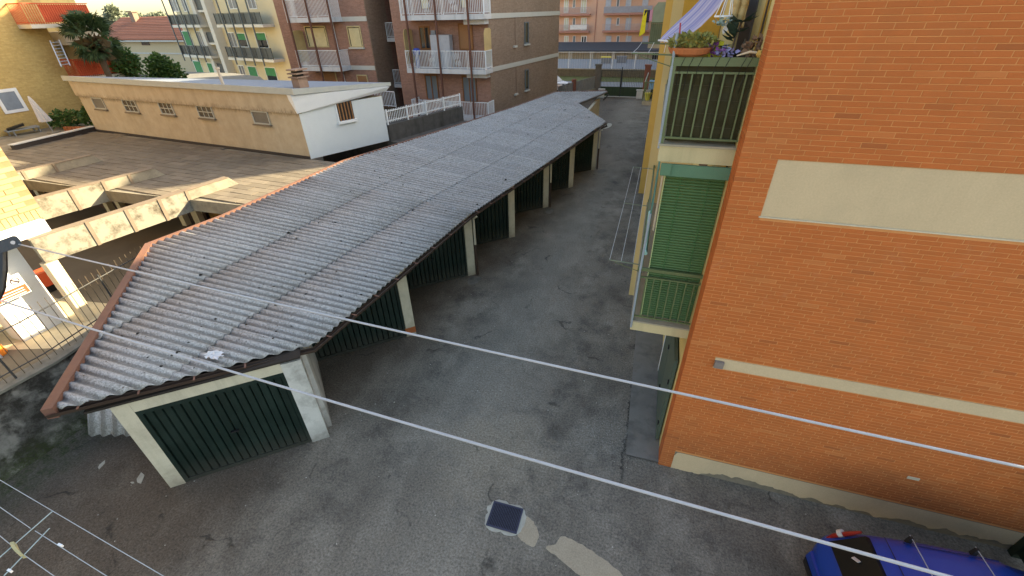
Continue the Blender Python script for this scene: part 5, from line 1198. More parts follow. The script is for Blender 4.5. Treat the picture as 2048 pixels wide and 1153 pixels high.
panel = MB().box(1.52, 12.4, 6.1335, 6.1395, 5.602, 6.358).build('render_panel', STUC, ab); panel['label'] = 'large beige rendered panel'
bandp = MB().box(1.52, 12.4, 6.117, 6.1385, 2.853, 3.068).build('render_panel', STUC, ab); bandp['label'] = 'narrow beige rendered band'
MB().box(1.50, 12.4, 6.105, 6.1385, 5.585, 5.602).build('ledge', M('pale_ledge', (0.55, 0.46, 0.33), .9), ab)
# rendered plinth, its foot peeled away in flakes
pts_t = []; x = 1.33
top = [(1.33, .40), (1.335, .47), (1.36, .505), (1.41, .518), (12.4, .518)]
xs = np.arange(1.33, 8.5, 0.045); edge = []
hgt = 0.0
for x in xs:
    hgt += rnd.uniform(-.035, .035); hgt = min(max(hgt, .0), .20 if x > 2 else .06)
    edge.append((x, max(0.0, hgt + rnd.uniform(-.012, .012)) if x > 1.9 else max(0, rnd.uniform(-.02, .02))))
edge.append((12.4, 0.05))
mb = MB(); 
def ptop(x): return interp(top, x)
for (xa, za), (xb, zb) in zip(edge, edge[1:]):
    mb.add([(xa, 6.117, za), (xb, 6.117, zb), (xb, 6.117, ptop(xb)), (xa, 6.117, ptop(xa)), (xa, 6.132, za), (xb, 6.132, zb)], [(0, 1, 2, 3), (4, 5, 1, 0)])
mb.build('plinth_render', STUC, ab)
MB().box(1.335, 12.4, 6.131, 6.139, 0, .515).build('plinth', PLINTHD, ab)
# bricks
CH, BL, J = 0.063, 0.26, 0.008
def vis(x, y, z, m_=40):
    q = R.T @ (np.array([x, y, z]) - CAM)
    if q[2] < .1: return False
    px, py = FPX * q[0] / q[2] + CX, FPX * q[1] / q[2] + CY
    return -m_ < px < 2048 + m_ and -m_ < py < 1153 + m_
bricks = []      # (x0,x1,y0,y1,z0,z1)
panels = [(1.52, 99, 5.60, 6.36), (1.52, 99, 2.85, 3.07), (1.33, 99, 0, .52)]
r_ = 0
z = 0.0
while z < 8.9:
    z0, z1 = z + J / 2, z + CH - J / 2
    odd = r_ % 2; zc = z + CH / 2
    L0 = .12 if odd else .25
    bricks.append((WX, WX + L0, WY, WY + (.25 if odd else .12), z0, z1))
    ya = WY + (.25 if odd else .12) + J
    while ya < 6.47: bricks.append((WX, WX + .03, ya, min(ya + .25, 6.497), z0, z1)); ya += BL
    off = (0.0 if not odd else 0.0) + (r_ * 0.37 % 1) * 0.10
    x = WX + L0 + J
    first = True
    while x < 7.6:
        ln_ = (.25 - off if first and .25 - off > .1 else .25); first = False
        segs = [(x, x + ln_)]; cut = [p_ for p_ in panels if p_[2] - .03 < zc < p_[3] + .02]
        for p_ in cut: segs = [(a, min(b_, p_[0] - .003)) for a, b_ in segs if a < p_[0] - .03]
        for a, b_ in segs:
            if vis((a + b_) / 2, WY, zc): bricks.append((a, b_, WY, WY + .03, z0, z1))
        x += ln_ + J + .002
    z += CH; r_ += 1
bricks = [b_ for b_ in bricks if vis((b_[0] + b_[1]) / 2, b_[2], b_[4], 120)]
bricks.sort(key=lambda b_: math.dist(((b_[0] + b_[1]) / 2, b_[2], b_[4]), (0, 0, 8)))
cache = {}
rest = MB()
def brick_mb(b_, c=(0, 0, 0), chamfer=0.003):
    x0, x1, y0, y1, z0, z1 = b_; m2 = MB(); e = chamfer
    # chamfered front face; the sides run back into the mortar
    dy = rnd.uniform(-.0012, .0012); y0 += dy
    m2.add([(x0 + e, y0, z0 + e), (x1 - e, y0, z0 + e), (x1 - e, y0, z1 - e), (x0 + e, y0, z1 - e), (x0, y0 + e, z0), (x1, y0 + e, z0), (x1, y0 + e, z1), (x0, y0 + e, z1), (x0, y1, z0), (x1, y1, z0), (x1, y1, z1), (x0, y1, z1)],
           [(0, 1, 2, 3), (4, 5, 1, 0), (5, 6, 2, 1), (6, 7, 3, 2), (7, 4, 0, 3), (8, 9, 5, 4), (9, 10, 6, 5), (10, 11, 7, 6), (11, 8, 4, 7)])
    return m2
for i, b_ in enumerate(bricks):
    if i < 292:
        key = tuple(round(v, 3) for v in (b_[1] - b_[0], b_[3] - b_[2], b_[5] - b_[4])); cen = ((b_[0] + b_[1]) / 2, (b_[2] + b_[3]) / 2, (b_[4] + b_[5]) / 2)
        if key not in cache: cache[key] = brick_mb(b_).build('brick', BRICKO, ab).data
        else: link('brick', cache[key], (cen[0], cen[1] + rnd.uniform(-.0012, .0012), cen[2]), ab, rot=(0, rnd.uniform(-.003, .003), 0))
    else:
        m2 = brick_mb(b_); rest.add(m2.v, m2.f)
rest.build('brickwork', BRICKO, ab, kind='stuff')
q = P(1438, 728, y=6.1); MB().box(q[0] - .07, q[0] + .07, 6.06, 6.116, q[2] - .075, q[2] + .055).build('junction_box', M('grey_box', (0.21, 0.17, 0.15), .7, var=.2), ab)
q = P(1827, 958, y=6.11); MB().box(q[0] - .085, q[0] + .085, 6.112, 6.119, q[2] - .03, q[2] + .03).build('wall_plate', M('pale_tile', (0.55, 0.46, 0.33), .8), ab)
# yellow front with a thin cable slot and the ground floor shutters
MB().box(WX + .006, 1.099, 6.503, 6.74, 0, TOP).build('render_strip', YELP, ab)
MB().box(WX + .002, 1.099, 6.78, 7.1, 3.3, TOP).build('render_strip', ORY, ab)
MB().box(WX + .006, 1.099, 7.102, 12.39, 3.3, TOP).build('render_strip', YELP, ab)
MB().box(WX + .006, 1.099, 6.742, 12.39, 0, 3.29).build('render_strip', YELP, ab)
MB().tube([(1.06, 6.76, 3.3), (1.06, 6.76, TOP)], .012, 5).build('cable', GUTT, ab)
for y0, y1 in ((6.70, 7.78), (7.80, 8.9)):
    sd = MB().box(.99, 1.06, y0, y1, .08, 2.35).build('door_shutter', M('grey_green_shutter', (0.075, 0.105, 0.085), .6, var=.15), ab)
    for k in range(2): MB().box(.965, .988, y0 + .02, y0 + .08, .5 + k * 1.2, .58 + k * 1.2).build('hinge', DARKM, sd)
MB().box(.985, 1.05, 8.92, 9.02, .05, 2.4).build('door_frame', WHITEP, ab)
MB().box(1.07, 1.099, 7.7, 8.9, 6.5, 8.9).build('balcony_door', M('dusky_wood', (0.11, 0.09, 0.085), .8, var=.2), ab); MB().box(1.07, 1.098, 9.2, 10.6, 3.3, 5.6).build('balcony_door', M('dark_red_wood', (0.10, 0.04, 0.025), .7), ab)
MB().box(.2, 1.06, 12.36, 12.398, 6.4, 8.9).build('render_strip', ORY, ab)
# ---- balconies
def near_balcony(zt, zb, kind):
    b_ = MB().box(.095, WX + .005, 6.55, 12.39, zb, zt - .03).build('balcony', SLABE, ab)
    MB().box(.075, WX + .004, 6.53, 12.385, zt - .028, zt).build('floor_edge', M('stone_edge', (0.34, 0.29, 0.21), .9, var=.3), b_)
    zr = zt + 1.08
    if kind == 'top': MB().box(.06, WX + .003, 6.555, 6.60, zr - .10, zr).build('handrail', GRNP, b_)
    else: MB().box(.06, WX + .003, 6.555, 6.60, zr - .055, zr).build('handrail', GRNP, b_)
    MB().box(.10, .145, 6.605, 12.38, zr - .06, zr).build('handrail', GRNP, b_)
    MB().box(.10, WX + .003, 6.565, 6.595, zr - .19, zr - .165).build('rail', GRNP, b_); MB().box(.10, WX + .003, 6.565, 6.595, zt + .07, zt + .095).build('rail', GRNP, b_)
    me = None
    for k in range(7):
        x = .225 + k * .128
        if me is None: me = MB().box(x - .010, x + .010, 6.57, 6.59, zt + .096, zr - .191).build('bar', GRNP, b_).data
        else: link('bar', me, (x, 6.58, (zt + .096 + zr - .191) / 2), b_)
    for k in range(44):
        y = 6.72 + k * .128; link('bar', me, (.122, y, (zt + .096 + zr - .191) / 2), b_)
    MB().box(.10, .135, 6.56, 6.60, zt, zr - .101).build('post', GRNP, b_)
    MB().box(.097, .12, 6.61, 12.38, zt + .07, zt + .095).build('rail', GRNP, b_)
    return b_, zr
bA, zrA = near_balcony(6.37, 6.12, 'top')
bB, zrB = near_balcony(3.25, 3.03, 'low')
# wrinkled dark sheet behind the upper bars
def cloth(x0, x1, z0, z1, y, nx, nz, amp, along='x'):
    mb = MB()
    for j in range(nz + 1):
        for i in range(nx + 1):
            u = x0 + (x1 - x0) * i / nx; zz = z0 + (z1 - z0) * j / nz
            h = amp * (mnoise.noise((u * 6, zz * 2.2, y)) + .7 * mnoise.noise((u * 3 + zz * 9, zz * 3 - u * 4, y + 5)) + .35 * mnoise.noise((u * 17, zz * 11, y)))
            mb.v.append((u, y + h, zz) if along == 'x' else (y + h, u, zz))
    for j in range(nz):
        for i in range(nx): a = j * (nx + 1) + i; mb.f.append((a, a + 1, a + nx + 2, a + nx + 1))
    return mb
cloth(.15, 1.07, 6.40, zrA - .10, 6.635, 26, 26, .026).build('privacy_sheet', SCRN, bA, smooth=True)
cloth(6.66, 12.3, 6.40, zrA - .07, .165, 60, 14, .015, 'y').build('privacy_sheet', SCRN, bA, smooth=True)
for k in range(4): MB().tube([(.12, 6.60, 6.62 + k * .17), (1.06, 6.60, 6.60 + k * .17)], .0014, 4).build('lashing_wire', FENCEM, bA)
for k, x in enumerate((.19, .29, .40, .60, .72, .90, .97)): MB().tube([(x + .04, 6.551, zrA + .004), (x, 6.552, zrA - .11), (x - .02, 6.60, zrA - .4)], .0035, 4).build('lashing', BLKP, bA)
MB().tube([(.085, 6.57, 6.3), (.085, 6.57, 7.72)], .019, 8).build('pole', M('blue_grey_pole', (0.26, 0.30, 0.34), .45, var=.2), bA)
# ---- lower balcony: roller blind, pelmet, galvanised pole
bl = thing('roller_blind', 'green slatted roller blind closing the end of the lower balcony', 'blind', (.65, 6.66, 3.3))
MB().box(.16, WX + .003, 6.50, 6.545, 5.93, 6.10).build('pelmet', GRNC, bl); MB().box(.155, .30, 6.47, 6.499, 5.95, 6.115).build('pelmet_end', GRNC, bl)
ns = 58; zs = np.linspace(3.31, 5.93, ns + 1); sh_ = (zs[1] - zs[0]); me = None
for k in range(ns):
    zc = (zs[k] + zs[k + 1]) / 2; t_ = (zc - 3.3) / 2.6
    if me is None:
        mb = MB(); L_ = .82; hh = sh_ / 2
        prof = [(0.010, -hh), (-.006, -hh * .5), (-.010, 0.0), (-.004, hh * .6), (.008, hh * .98), (.014, hh * .9), (.014, -hh * .9)]
        for x in (-L_ / 2, L_ / 2): mb.v += [(x, d, z_) for d, z_ in prof]
        n = len(prof); mb.f = [(i, (i + 1) % n, n + (i + 1) % n, n + i) for i in range(n)] + [tuple(range(n)), tuple(range(2 * n - 1, n - 1, -1))]
        mb.v = [(x + .66, y + 6.66, z_ + zc) for x, y, z_ in mb.v]; me = mb.build('slat', GRNB, bl).data
    else: link('slat', me, (.66, 6.662 + rnd.uniform(-.001, .001), zc), bl)
for x in (.47, .86): MB().tube([(x, 6.645, 3.3), (x, 6.645, 5.93)], .0065, 5).build('tape', M('dark_tape', (0.05, 0.14, 0.045), .7), bl)
MB().tube([(.245, 6.6, 3.3), (.235, 6.6, 5.95)], .008, 5).build('guide_rail', M('pale_green_rail', (0.40, 0.46, 0.22), .6), bl)
MB().tube([(.105, 6.535, 3.1), (.105, 6.535, 4.32), (.12, 6.56, 5.3)], .019, 8).build('pole', MATS['blue_grey_pole'], bB)
MB().box(.19, .215, 6.62, 6.68, 5.0, 5.95).build('post', M('beige_post', (0.45, 0.35, 0.25), .8), bB)
cv = thing('rolled_canvas', 'turquoise canvas blind hanging folded on the open side of the lower balcony', 'canvas', (.16, 7.4, 4.6))
cloth(6.9, 8.6, 4.5, 5.9, .15, 20, 10, .012, 'y').build('canvas', M('turquoise_canvas', (0.07, 0.20, 0.17), .8), cv); MB().tube([(.15, 6.85, 4.46), (.15, 8.7, 4.46)], .035, 8).build('roller', M('pale_turquoise', (0.30, 0.52, 0.47), .7), cv)
# ---- drying racks
def rack(lab, z, y0, y1, x0, x1, arms=3):
    t = thing('drying_rack', lab, 'drying rack', (x1, y0, z))
    for k in range(arms): y = y0 + (y1 - y0) * k / (arms - 1); MB().tube([(x1, y, z - .02), (x0, y, z)], .010, 5).build('arm', GRNP if z > 6 else M('dull_green_arm', (0.16, 0.19, 0.13), .6), t)
    MB().tube([(x1, y0, z - .16), (x0 + .1, y0, z - .03)], .006, 5).build('brace', GRNP, t)
    for k in range(3): x = x0 + .012 + (x1 - x0) * .36 * k; MB().tube([(x, y0, z + .008), (x, (y0 + y1) / 2, z - .004), (x, y1, z + .008)], .0032, 5).build('line', WHITEP, t)
    return t
a0 = P(1218, 520, z=4.30); a1 = P(1272, 335, z=4.30)
rack('drying rack with white lines on the lower yellow balcony', 4.30, a0[1], a1[1] if a1[1] > a0[1] + 1 else a0[1] + 3.5, a0[0], .11)
a0 = P(1264, 107, y=6.62); rack('green drying rack on the upper yellow balcony', a0[2], 6.62, 8.6, a0[0], .10, 2)
# ---- objects on the upper balcony
def on(px, py, y=6.72): return P(px, py, y=y)
bw_ = thing('terracotta_bowl', 'wide terracotta bowl of yellow green succulents on the upper railing', 'flower pot', on(1378, 108))
c_ = on(1378, 110); MB().lathe([(.17, 0), (.24, .03), (.27, .085), (.275, .10), (.24, .10)], (c_[0], c_[1], zrA + .005), 20).build('bowl', TCOT, bw_, smooth=False)
leaf_cluster((c_[0] + .02, c_[1], zrA + .16), .30, .24, .10, 800, .05, LEAF4, 'succulents', bw_)
pt = thing('purple_flowers', 'small purple flowers in a yellow wrapper on the upper railing', 'flowers', on(1425, 110))
c_ = on(1427, 108); MB().box(c_[0] - .06, c_[0] + .10, 6.75, 6.9, zrA - .05, zrA + .16).build('wrapper', M('yellow_wrap', (0.55, 0.48, 0.02), .5, var=.3), pt); leaf_cluster((c_[0] - .01, 6.66, zrA + .08), .09, .06, .07, 70, .06, M('purple_petals', (0.22, 0.07, 0.26), .7), 'petals', pt); leaf_cluster((c_[0] + .14, 6.68, zrA + .04), .09, .06, .05, 60, .06, M('lilac_petals', (0.30, 0.28, 0.5), .7), 'petals', pt)
rp = thing('rubber_plant', 'rubber plant with big dark leaves behind the upper railing', 'plant', on(1465, 108))
c_ = on(1462, 105); c_[2] = zrA
MB().lathe([(.08, -.1), (.10, .06)], (c_[0], 6.75, zrA), 10).build('pot', BLKP, rp)
MB().tube([(c_[0], 6.75, zrA), (c_[0] + .02, 6.74, zrA + .25), (c_[0] + .05, 6.73, zrA + .38)], .012, 5).build('stem', BARK, rp)
for k in range(15):
    h = rnd.uniform(.02, .40); az = rnd.uniform(0, 6.28); p0 = Vector((c_[0] + .04 * h, 6.74, zrA + h)); d = Vector((math.cos(az), math.sin(az) * .6, rnd.uniform(-.1, .8))).normalized(); s_ = rnd.uniform(.16, .24); sd = d.cross(Vector((0, 0, 1))).normalized() * s_ * .30; up = sd.cross(d).normalized()
    mb = MB(); mb.add([p0, p0 + d * s_ * .35 + sd, p0 + d * s_ * .7 + sd * .9, p0 + d * s_, p0 + d * s_ * .7 - sd * .9, p0 + d * s_ * .35 - sd, p0 + d * s_ * .5 - up * .02], [(0, 1, 6), (1, 2, 6), (2, 3, 6), (3, 4, 6), (4, 5, 6), (5, 0, 6)]); mb.build('leaf', LEAF3, rp)
dp = thing('dried_plant', 'dried brown plant with a piece of driftwood at the wall end of the upper railing', 'plant', on(1510, 108))
c_ = on(1510, 108); leaf_cluster((c_[0], 6.72, zrA + .08), .14, .08, .13, 160, .07, M('dry_leaves', (0.24, 0.14, 0.09), .9), 'dry_leaves', dp); MB().tube([(c_[0] - .22, 6.6, zrA + .015), (c_[0] - .08, 6.58, zrA + .06), (c_[0] + .02, 6.57, zrA + .05)], [.008, .016, .012], 6).build('driftwood', M('pale_driftwood', (0.62, 0.5, 0.36), .9), dp); MB().lathe([(.02, -.03), (.045, 0), (.03, .05)], (c_[0] + .03, 6.56, zrA + .03), 8).build('gourd', M('ochre_gourd', (0.55, 0.34, 0.09), .8), dp)
tag(MB().tube([on(1356, 108, 6.8), on(1361, 46, 6.8)], .011, 6).build('red_stick', M('red_stick_paint', (0.40, 0.05, 0.07), .6)), 'red stick standing upright beside the terracotta bowl', 'stick')
tag(MB().tube([on(1478, 108, 6.9), on(1491, 78, 6.9)], .008, 6).build('garden_cane', M('grey_cane', (0.12, 0.11, 0.09), .9)), 'short grey cane leaning by the rubber plant', 'cane')
sc = thing('sack_cloth', 'tan sack hanging above the upper balcony rail', 'sack', on(1478, 20, 6.9))
mb = MB(); nx, nz = 12, 14
for j in range(nz + 1):
    for i in range(nx + 1):
        t_ = j / nz; xl = 1466 + (1453 - 1466) * t_ ** 2.2; xr = 1500 + (1487 - 1500) * t_; px = xl + (xr - xl) * i / nx; py = -14 + (56 + 14) * t_
        q = on(px, py, 6.95 + .03 * math.sin(i * 1.1 + j * .2) + .012 * math.sin(j * 1.3)); mb.v.append(tuple(q))
for j in range(nz):
    for i in range(nx): a = j * (nx + 1) + i; mb.f.append((a, a + 1, a + nx + 2, a + nx + 1))
o = mb.build('sack', SACK, sc, smooth=True); o.modifiers.new('t', 'SOLIDIFY').thickness = .015
hp = thing('hanging_basket', 'white hanging ring with cords and trailing tips above the upper rail', 'hanging basket', on(1447, 33, 6.85))
c_ = on(1447, 33, 6.85); ring = [(c_[0] + .10 * math.cos(a), 6.85 + .10 * math.sin(a), c_[2]) for a in np.linspace(0, 2 * math.pi, 21)]; MB().tube(ring, .011, 6).build('ring', WHITEP, hp)
for a in (.3, 1.6, 2.9, 4.2, 5.3): MB().tube([(c_[0] + .10 * math.cos(a), 6.85 + .10 * math.sin(a), c_[2]), (c_[0] + .03, 6.85, c_[2] + .42)], .006, 5).build('cord', WHITEP, hp)
leaf_cluster((c_[0], 6.85, c_[2] - .05), .10, .10, .04, 60, .06, M('frosty_leaves', (0.30, 0.40, 0.38), .7), 'trailing_leaves', hp)
q = on(1448, 55, 6.85); tag(MB().add([on(1455, 39, 6.84), on(1461, 56, 6.83), on(1446, 70, 6.85), on(1444, 62, 6.86), on(1455, 39, 6.86), on(1461, 56, 6.85), on(1446, 70, 6.87), on(1444, 62, 6.88)], [(0, 1, 2, 3), (7, 6, 5, 4), (0, 4, 5, 1), (1, 5, 6, 2), (2, 6, 7, 3), (3, 7, 4, 0)]).build('white_rag', CLOTHW), 'small white rag hanging below the white ring', 'rag')
# ---- lilac awning
aw = thing('awning', 'lilac striped awning cloth sloping down over the upper balcony', 'awning', on(1380, 50, 8))
near = [(1346, 84), (1372, 74), (1398, 54), (1424, 28), (1452, -6), (1475, -40)]; far = [(1317, 81), (1336, 60), (1358, 40), (1382, 18), (1404, -6), (1424, -34)]
mb = MB(); mb.uv = []
nv_ = 14
for i in range(26):
    t_ = i / 25 * 5; k = min(4, int(t_)); f_ = t_ - k
    n0 = np.array(near[k]) * (1 - f_) + np.array(near[k + 1]) * f_; f0 = np.array(far[k]) * (1 - f_) + np.array(far[k + 1]) * f_
    A0, A1 = P(n0[0], n0[1], y=7.2), P(f0[0], f0[1], y=9.6)
    for j in range(nv_ + 1):
        s_ = j / nv_; q = A0 * (1 - s_) + A1 * s_; q = q + np.array([.02 * math.sin(j * 1.7 + i * .13), 0, .035 * math.sin(j * 1.7) * (1 - i / 30)]); mb.v.append(tuple(q)); mb.uv.append((s_, i / 25))
for i in range(25):
    for j in range(nv_): a = i * (nv_ + 1) + j; mb.f.append((a, a + nv_ + 1, a + nv_ + 2, a + 1))
mb.build('cloth', STRIPE, aw, smooth=True)
MB().tube([P(1346, 84, y=7.2), P(1317, 81, y=9.6)], .014, 6).build('front_bar', WHITEP, aw)
# ---- farther part of the yellow front
YF = 28.7
fbx = P(1284, 203, y=YF)[0]
MB().box(-.35, -.045, 22.0, 36.35, 0, TOP).build('wall', M('far_amber_render', (0.58, 0.36, 0.10), .85, var=.08), ab)
fz = P(1285, 203, y=YF)[2]
b1_ = MB().box(fbx, -.36, YF, YF + 4.5, fz - .22, fz).build('balcony', M('stone_edge', (0, 0, 0)), ab)
for dx in (fbx + .03, -.4): MB().tube([(dx, YF + .03, fz), (dx, YF + .03, fz + 1.05)], .025, 5).build('post', GRNP, b1_)
MB().box(fbx, -.36, YF + .01, YF + .05, fz + 1.0, fz + 1.05).box(fbx, fbx + .04, YF + .055, YF + 4.5, fz + 1.0, fz + 1.05).build('handrail', GRNP, b1_)
mb = MB()
for k in range(6): mb.box(fbx + .1 + k * .1, fbx + .12 + k * .1, YF + .02, YF + .04, fz, fz + 1.0)
for k in range(30): mb.box(fbx + .01, fbx + .03, YF + .15 + k * .14, YF + .17 + k * .14, fz, fz + 1.0)
mb.build('balusters', GRNP, b1_, kind='stuff')
tag(MB().lathe([(.13, 0), (.17, .3), (.18, .32)], (fbx + .28, YF + .4, fz), 10).lathe([(.20, .33), (.21, .40), (.15, .42)], (fbx + .28, YF + .4, fz + .01), 10).build('yellow_lidded_bin', M('yellow_lid', (0, 0, 0))), 'small bin with a yellow lid on the far yellow-block balcony', 'bin')
tag(cloth(fbx + .28, fbx + .75, fz + .65, fz + 1.15, YF + .1, 8, 8, .03).build('blue_cloth', M('light_blue_cloth', (0.22, 0.40, 0.62), .9)), 'light blue cloth over the rail of the far yellow-block balcony', 'laundry')
dk = thing('stacked_chairs', 'dark stacked chairs standing on the far yellow-block balcony', 'chairs', (fbx + .5, YF + .8, fz))
for k in range(3): MB().box(fbx + .42, fbx + .62, YF + .6, YF + .95, fz + .42 + k * .1, fz + .46 + k * .1).build('seat', BLKP, dk)
MB().box(fbx + .42, fbx + .62, YF + .96, YF + 1.0, fz, fz + 1.1).build('backrest', BLKP, dk)
for a in (.43, .60): MB().box(fbx + a, fbx + a + .02, YF + .6, YF + .62, fz, fz + .42).build('leg', BLKP, dk)
fz2 = P(1302, 88, y=YF)[2]; fx2 = P(1296, 88, y=YF)[0]
b2_ = MB().box(fx2, -.36, YF, YF + 4.5, fz2 - .22, fz2).build('balcony', M('stone_edge', (0, 0, 0)), ab)
r0 = P(1303, 45, y=YF)[2]
MB().box(fx2 + .02, -.36, YF + .01, YF + .05, r0 - .05, r0).build('handrail', GRNP, b2_)
mb = MB()
for k in range(7): mb.box(fx2 + .03 + k * .11, fx2 + .05 + k * .11, YF + .02, YF + .04, fz2, r0 - .05)
mb.build('balusters', GRNP, b2_, kind='stuff'); MB().box(fx2 + .03, -.38, YF + .06, YF + .08, fz2, r0 - .06).build('infill_panel', M('sage_sheet', (0.17, 0.19, 0.12), .8), b2_)
tt_ = P(1310, 5, y=YF)[2]; MB().add([(fx2 + .05, YF + .1, r0), (-.37, YF + .1, r0), (-.37, YF + .1, tt_), (fx2 + .25, YF + .1, tt_), (fx2 + .05, YF + .1, tt_ - .25), (fx2 + .05, YF + .14, r0), (-.37, YF + .14, r0), (-.37, YF + .14, tt_), (fx2 + .25, YF + .14, tt_), (fx2 + .05, YF + .14, tt_ - .25)], [(0, 1, 2, 3, 4), (9, 8, 7, 6, 5), (0, 4, 9, 5), (4, 3, 8, 9), (3, 2, 7, 8), (0, 5, 6, 1), (1, 6, 7, 2)]).build('wind_screen', M('frosted_green_screen', (0.25, 0.28, 0.20), .4), b2_)
bk = thing('parked_bicycle', 'pale bicycle parked under the far yellow-block balcony', 'bicycle', (-.75, 26.5, 0))
q = P(1308, 232, z=.5); bx_, by_ = q[0], q[1]
for dy in (0, .95): 
    MB().tube([(bx_, by_ + dy + .32 * math.cos(a), .33 + .32 * math.sin(a)) for a in np.linspace(0, 2 * math.pi, 15)], .02, 5, False).build('wheel', BLKP, bk)
MB().tube([(bx_, by_, .33), (bx_, by_ + .35, .75), (bx_, by_ + .8, .78), (bx_, by_ + .95, .33)], .022, 5).tube([(bx_, by_ + .35, .75), (bx_, by_ + .5, .3), (bx_, by_ + .8, .78)], .022, 5).build('frame', WHITEP, bk)
MB().tube([(bx_ - .25, by_ + .05, .98), (bx_, by_ + .1, 1.0), (bx_ + .25, by_ + .05, .98)], .018, 5).tube([(bx_, by_, .33), (bx_, by_ + .1, 1.0)], .02, 5).build('handlebar', STEEL, bk); MB().box(bx_ - .08, bx_ + .08, by_ + .68, by_ + .9, .86, .92).build('saddle', BLKP, bk)
# low rack standing at the foot of the yellow front
rk = thing('floor_drying_rack', 'thin wire drying frame at the foot of the yellow front', 'drying frame', (-.4, 20, 0))
c4 = [P(1290, 275, z=.6), P(1306, 276, z=.6), P(1318, 240, z=.6), P(1303, 238, z=.6)]
MB().tube([tuple(p) for p in c4] + [tuple(c4[0])], .012, 4).build('frame', STEEL, rk)
for p in c4: MB().tube([tuple(p), (p[0], p[1], 0)], .012, 4).build('leg', STEEL, rk)

# ================================================================== DRAIN GRATE
dg = thing('drain_grate', 'square dark drain grate set in cracked pale cement', 'drain', P(1010, 1035, z=0))
gc = [P(974, 1050, z=0)[:2], P(1030, 1067, z=0)[:2], P(1046, 1021, z=0)[:2], P(990, 1006, z=0)[:2]]
g0 = np.mean(gc, 0); ex = (gc[1] - gc[0] + gc[2] - gc[3]) / 2; ey = (gc[3] - gc[0] + gc[2] - gc[1]) / 2
ang = math.atan2(ex[1], ex[0]); lx, ly = np.linalg.norm(ex), np.linalg.norm(ey)
e1 = np.array([math.cos(ang), math.sin(ang)]); e2 = np.array([-e1[1], e1[0]])
FGr = Frame(g0 - e1 * lx / 2, g0 + e1 * lx / 2)
out = []
for i in range(36):
    a = 2 * math.pi * i / 36; s = 1 / max(abs(math.cos(a)), abs(math.sin(a))); rr = s * (1.0 + rnd.uniform(.16, .42)); rr = min(rr, 1.55)
    out.append(tuple(g0 + e1 * math.cos(a) * rr * lx / 2 + e2 * math.sin(a) * rr * ly / 2))
MB().prism(out, 0.001, 0.010).build('cement_surround', SURR, dg)
MB().fbox(FGr, -.01, lx + .01, .0105, .013, -ly / 2 - .01, ly / 2 + .01).build('pit', BLKP, dg)
fr = MB(); 
for a, c in ((-.02, .012), (lx - .012, lx + .02)): fr.fbox(FGr, a, c, .0135, .028, -ly / 2 - .02, ly / 2 + .02)
for a, c in ((-ly / 2 - .02, -ly / 2 + .012), (ly / 2 - .012, ly / 2 + .02)): fr.fbox(FGr, .0125, lx - .0125, .0135, .028, a, c)
fr.build('frame', GRATE, dg)
me = None
for k in range(17):
    u = .018 + (lx - .036) * (k + .5) / 17
    if me is None: me = MB().fbox(FGr, u - .0065, u + .0065, .0135, .026, -ly / 2 + .013, ly / 2 - .013).build('grate_bar', GRATE, dg).data
    else: link('grate_bar', me, FGr.w(u, 0, .01975), dg)
# pebbles and litter flakes on the asphalt
mb = MB()
for i in range(420):
    x, y = rnd.uniform(-9.5, 4), rnd.uniform(1.5, 16); s_ = rnd.uniform(.006, .017)
    mb.add([(x + s_, y, 0), (x, y + s_, 0), (x - s_, y, 0), (x, y - s_ * .8, 0), (x, y, s_)], [(0, 1, 4), (1, 2, 4), (2, 3, 4), (3, 0, 4)])
mb.build('grit', M('pale_grit', (0.38, 0.36, 0.32), .9, per=.4), None, kind='stuff')
for k, (px, py) in enumerate(((281, 958), (203, 931), (265, 966))):
    q = P(px, py, z=0); a = rnd.uniform(0, 3); s_ = (.17, .12, .05)[k]
    mb = MB().prism([(q[0] + s_ * math.cos(a + t) * w_, q[1] + s_ * math.sin(a + t) * w_) for t, w_ in ((0, 1), (1.2, .4), (2.6, .5), (3.3, .9), (4.4, .35), (5.4, .5))], .003, .012)
    tag(mb.build('plaster_flake', SURR), ('largest pale plaster flake on the asphalt by the nearest garage', 'long pale plaster flake nearer the mossy wall', 'tiny pale plaster flake beside the largest flake')[k], 'flake')

# ================================================================== BLUE CAR
car = thing('blue_hatchback', 'blue hatchback parked along the orange brick wall with its tail to the yard', 'car', (3.3, 4.1, 0))
yaw = math.radians(5.5); ca, sa = math.cos(yaw), math.sin(yaw); CX0, CY0 = 3.47, 4.11
def T(x, y, z): return (CX0 + x * ca - y * sa, CY0 + x * sa + y * ca, z)
W2 = .83
st = [  # x from tail, half width sill, belt, roof ; z sill, belt, shoulder, roof edge, roof top
    (0.00, .60, .62, .58, .36, .50, .60, .62, .63), (0.05, .72, .74, .66, .30, .56, .70, .76, .77), (0.12, .78, .80, .68, .28, .64, .84, .92, .925), (0.20, .80, .825, .66, .27, .70, .90, 1.02, 1.03),
    (0.33, .81, .83, .60, .27, .72, .92, 1.25, 1.27), (0.46, .81, .83, .575, .27, .73, .92, 1.40, 1.425), (0.62, .81, .83, .57, .27, .73, .92, 1.44, 1.475), (1.1, .81, .83, .58, .27, .73, .92, 1.465, 1.50), (1.7, .81, .83, .575, .27, .73, .92, 1.45, 1.49),
    (2.1, .81, .83, .57, .27, .73, .91, 1.40, 1.44), (2.5, .80, .82, .62, .27, .72, .90, 1.13, 1.16), (2.72, .80, .82, .66, .27, .71, .88, .95, .98), (3.15, .78, .79, .64, .27, .66, .80, .84, .87), (3.40, .70, .72, .58, .30, .56, .66, .70, .72), (3.48, .60, .62, .50, .36, .48, .54, .56, .57)]
mb = MB()
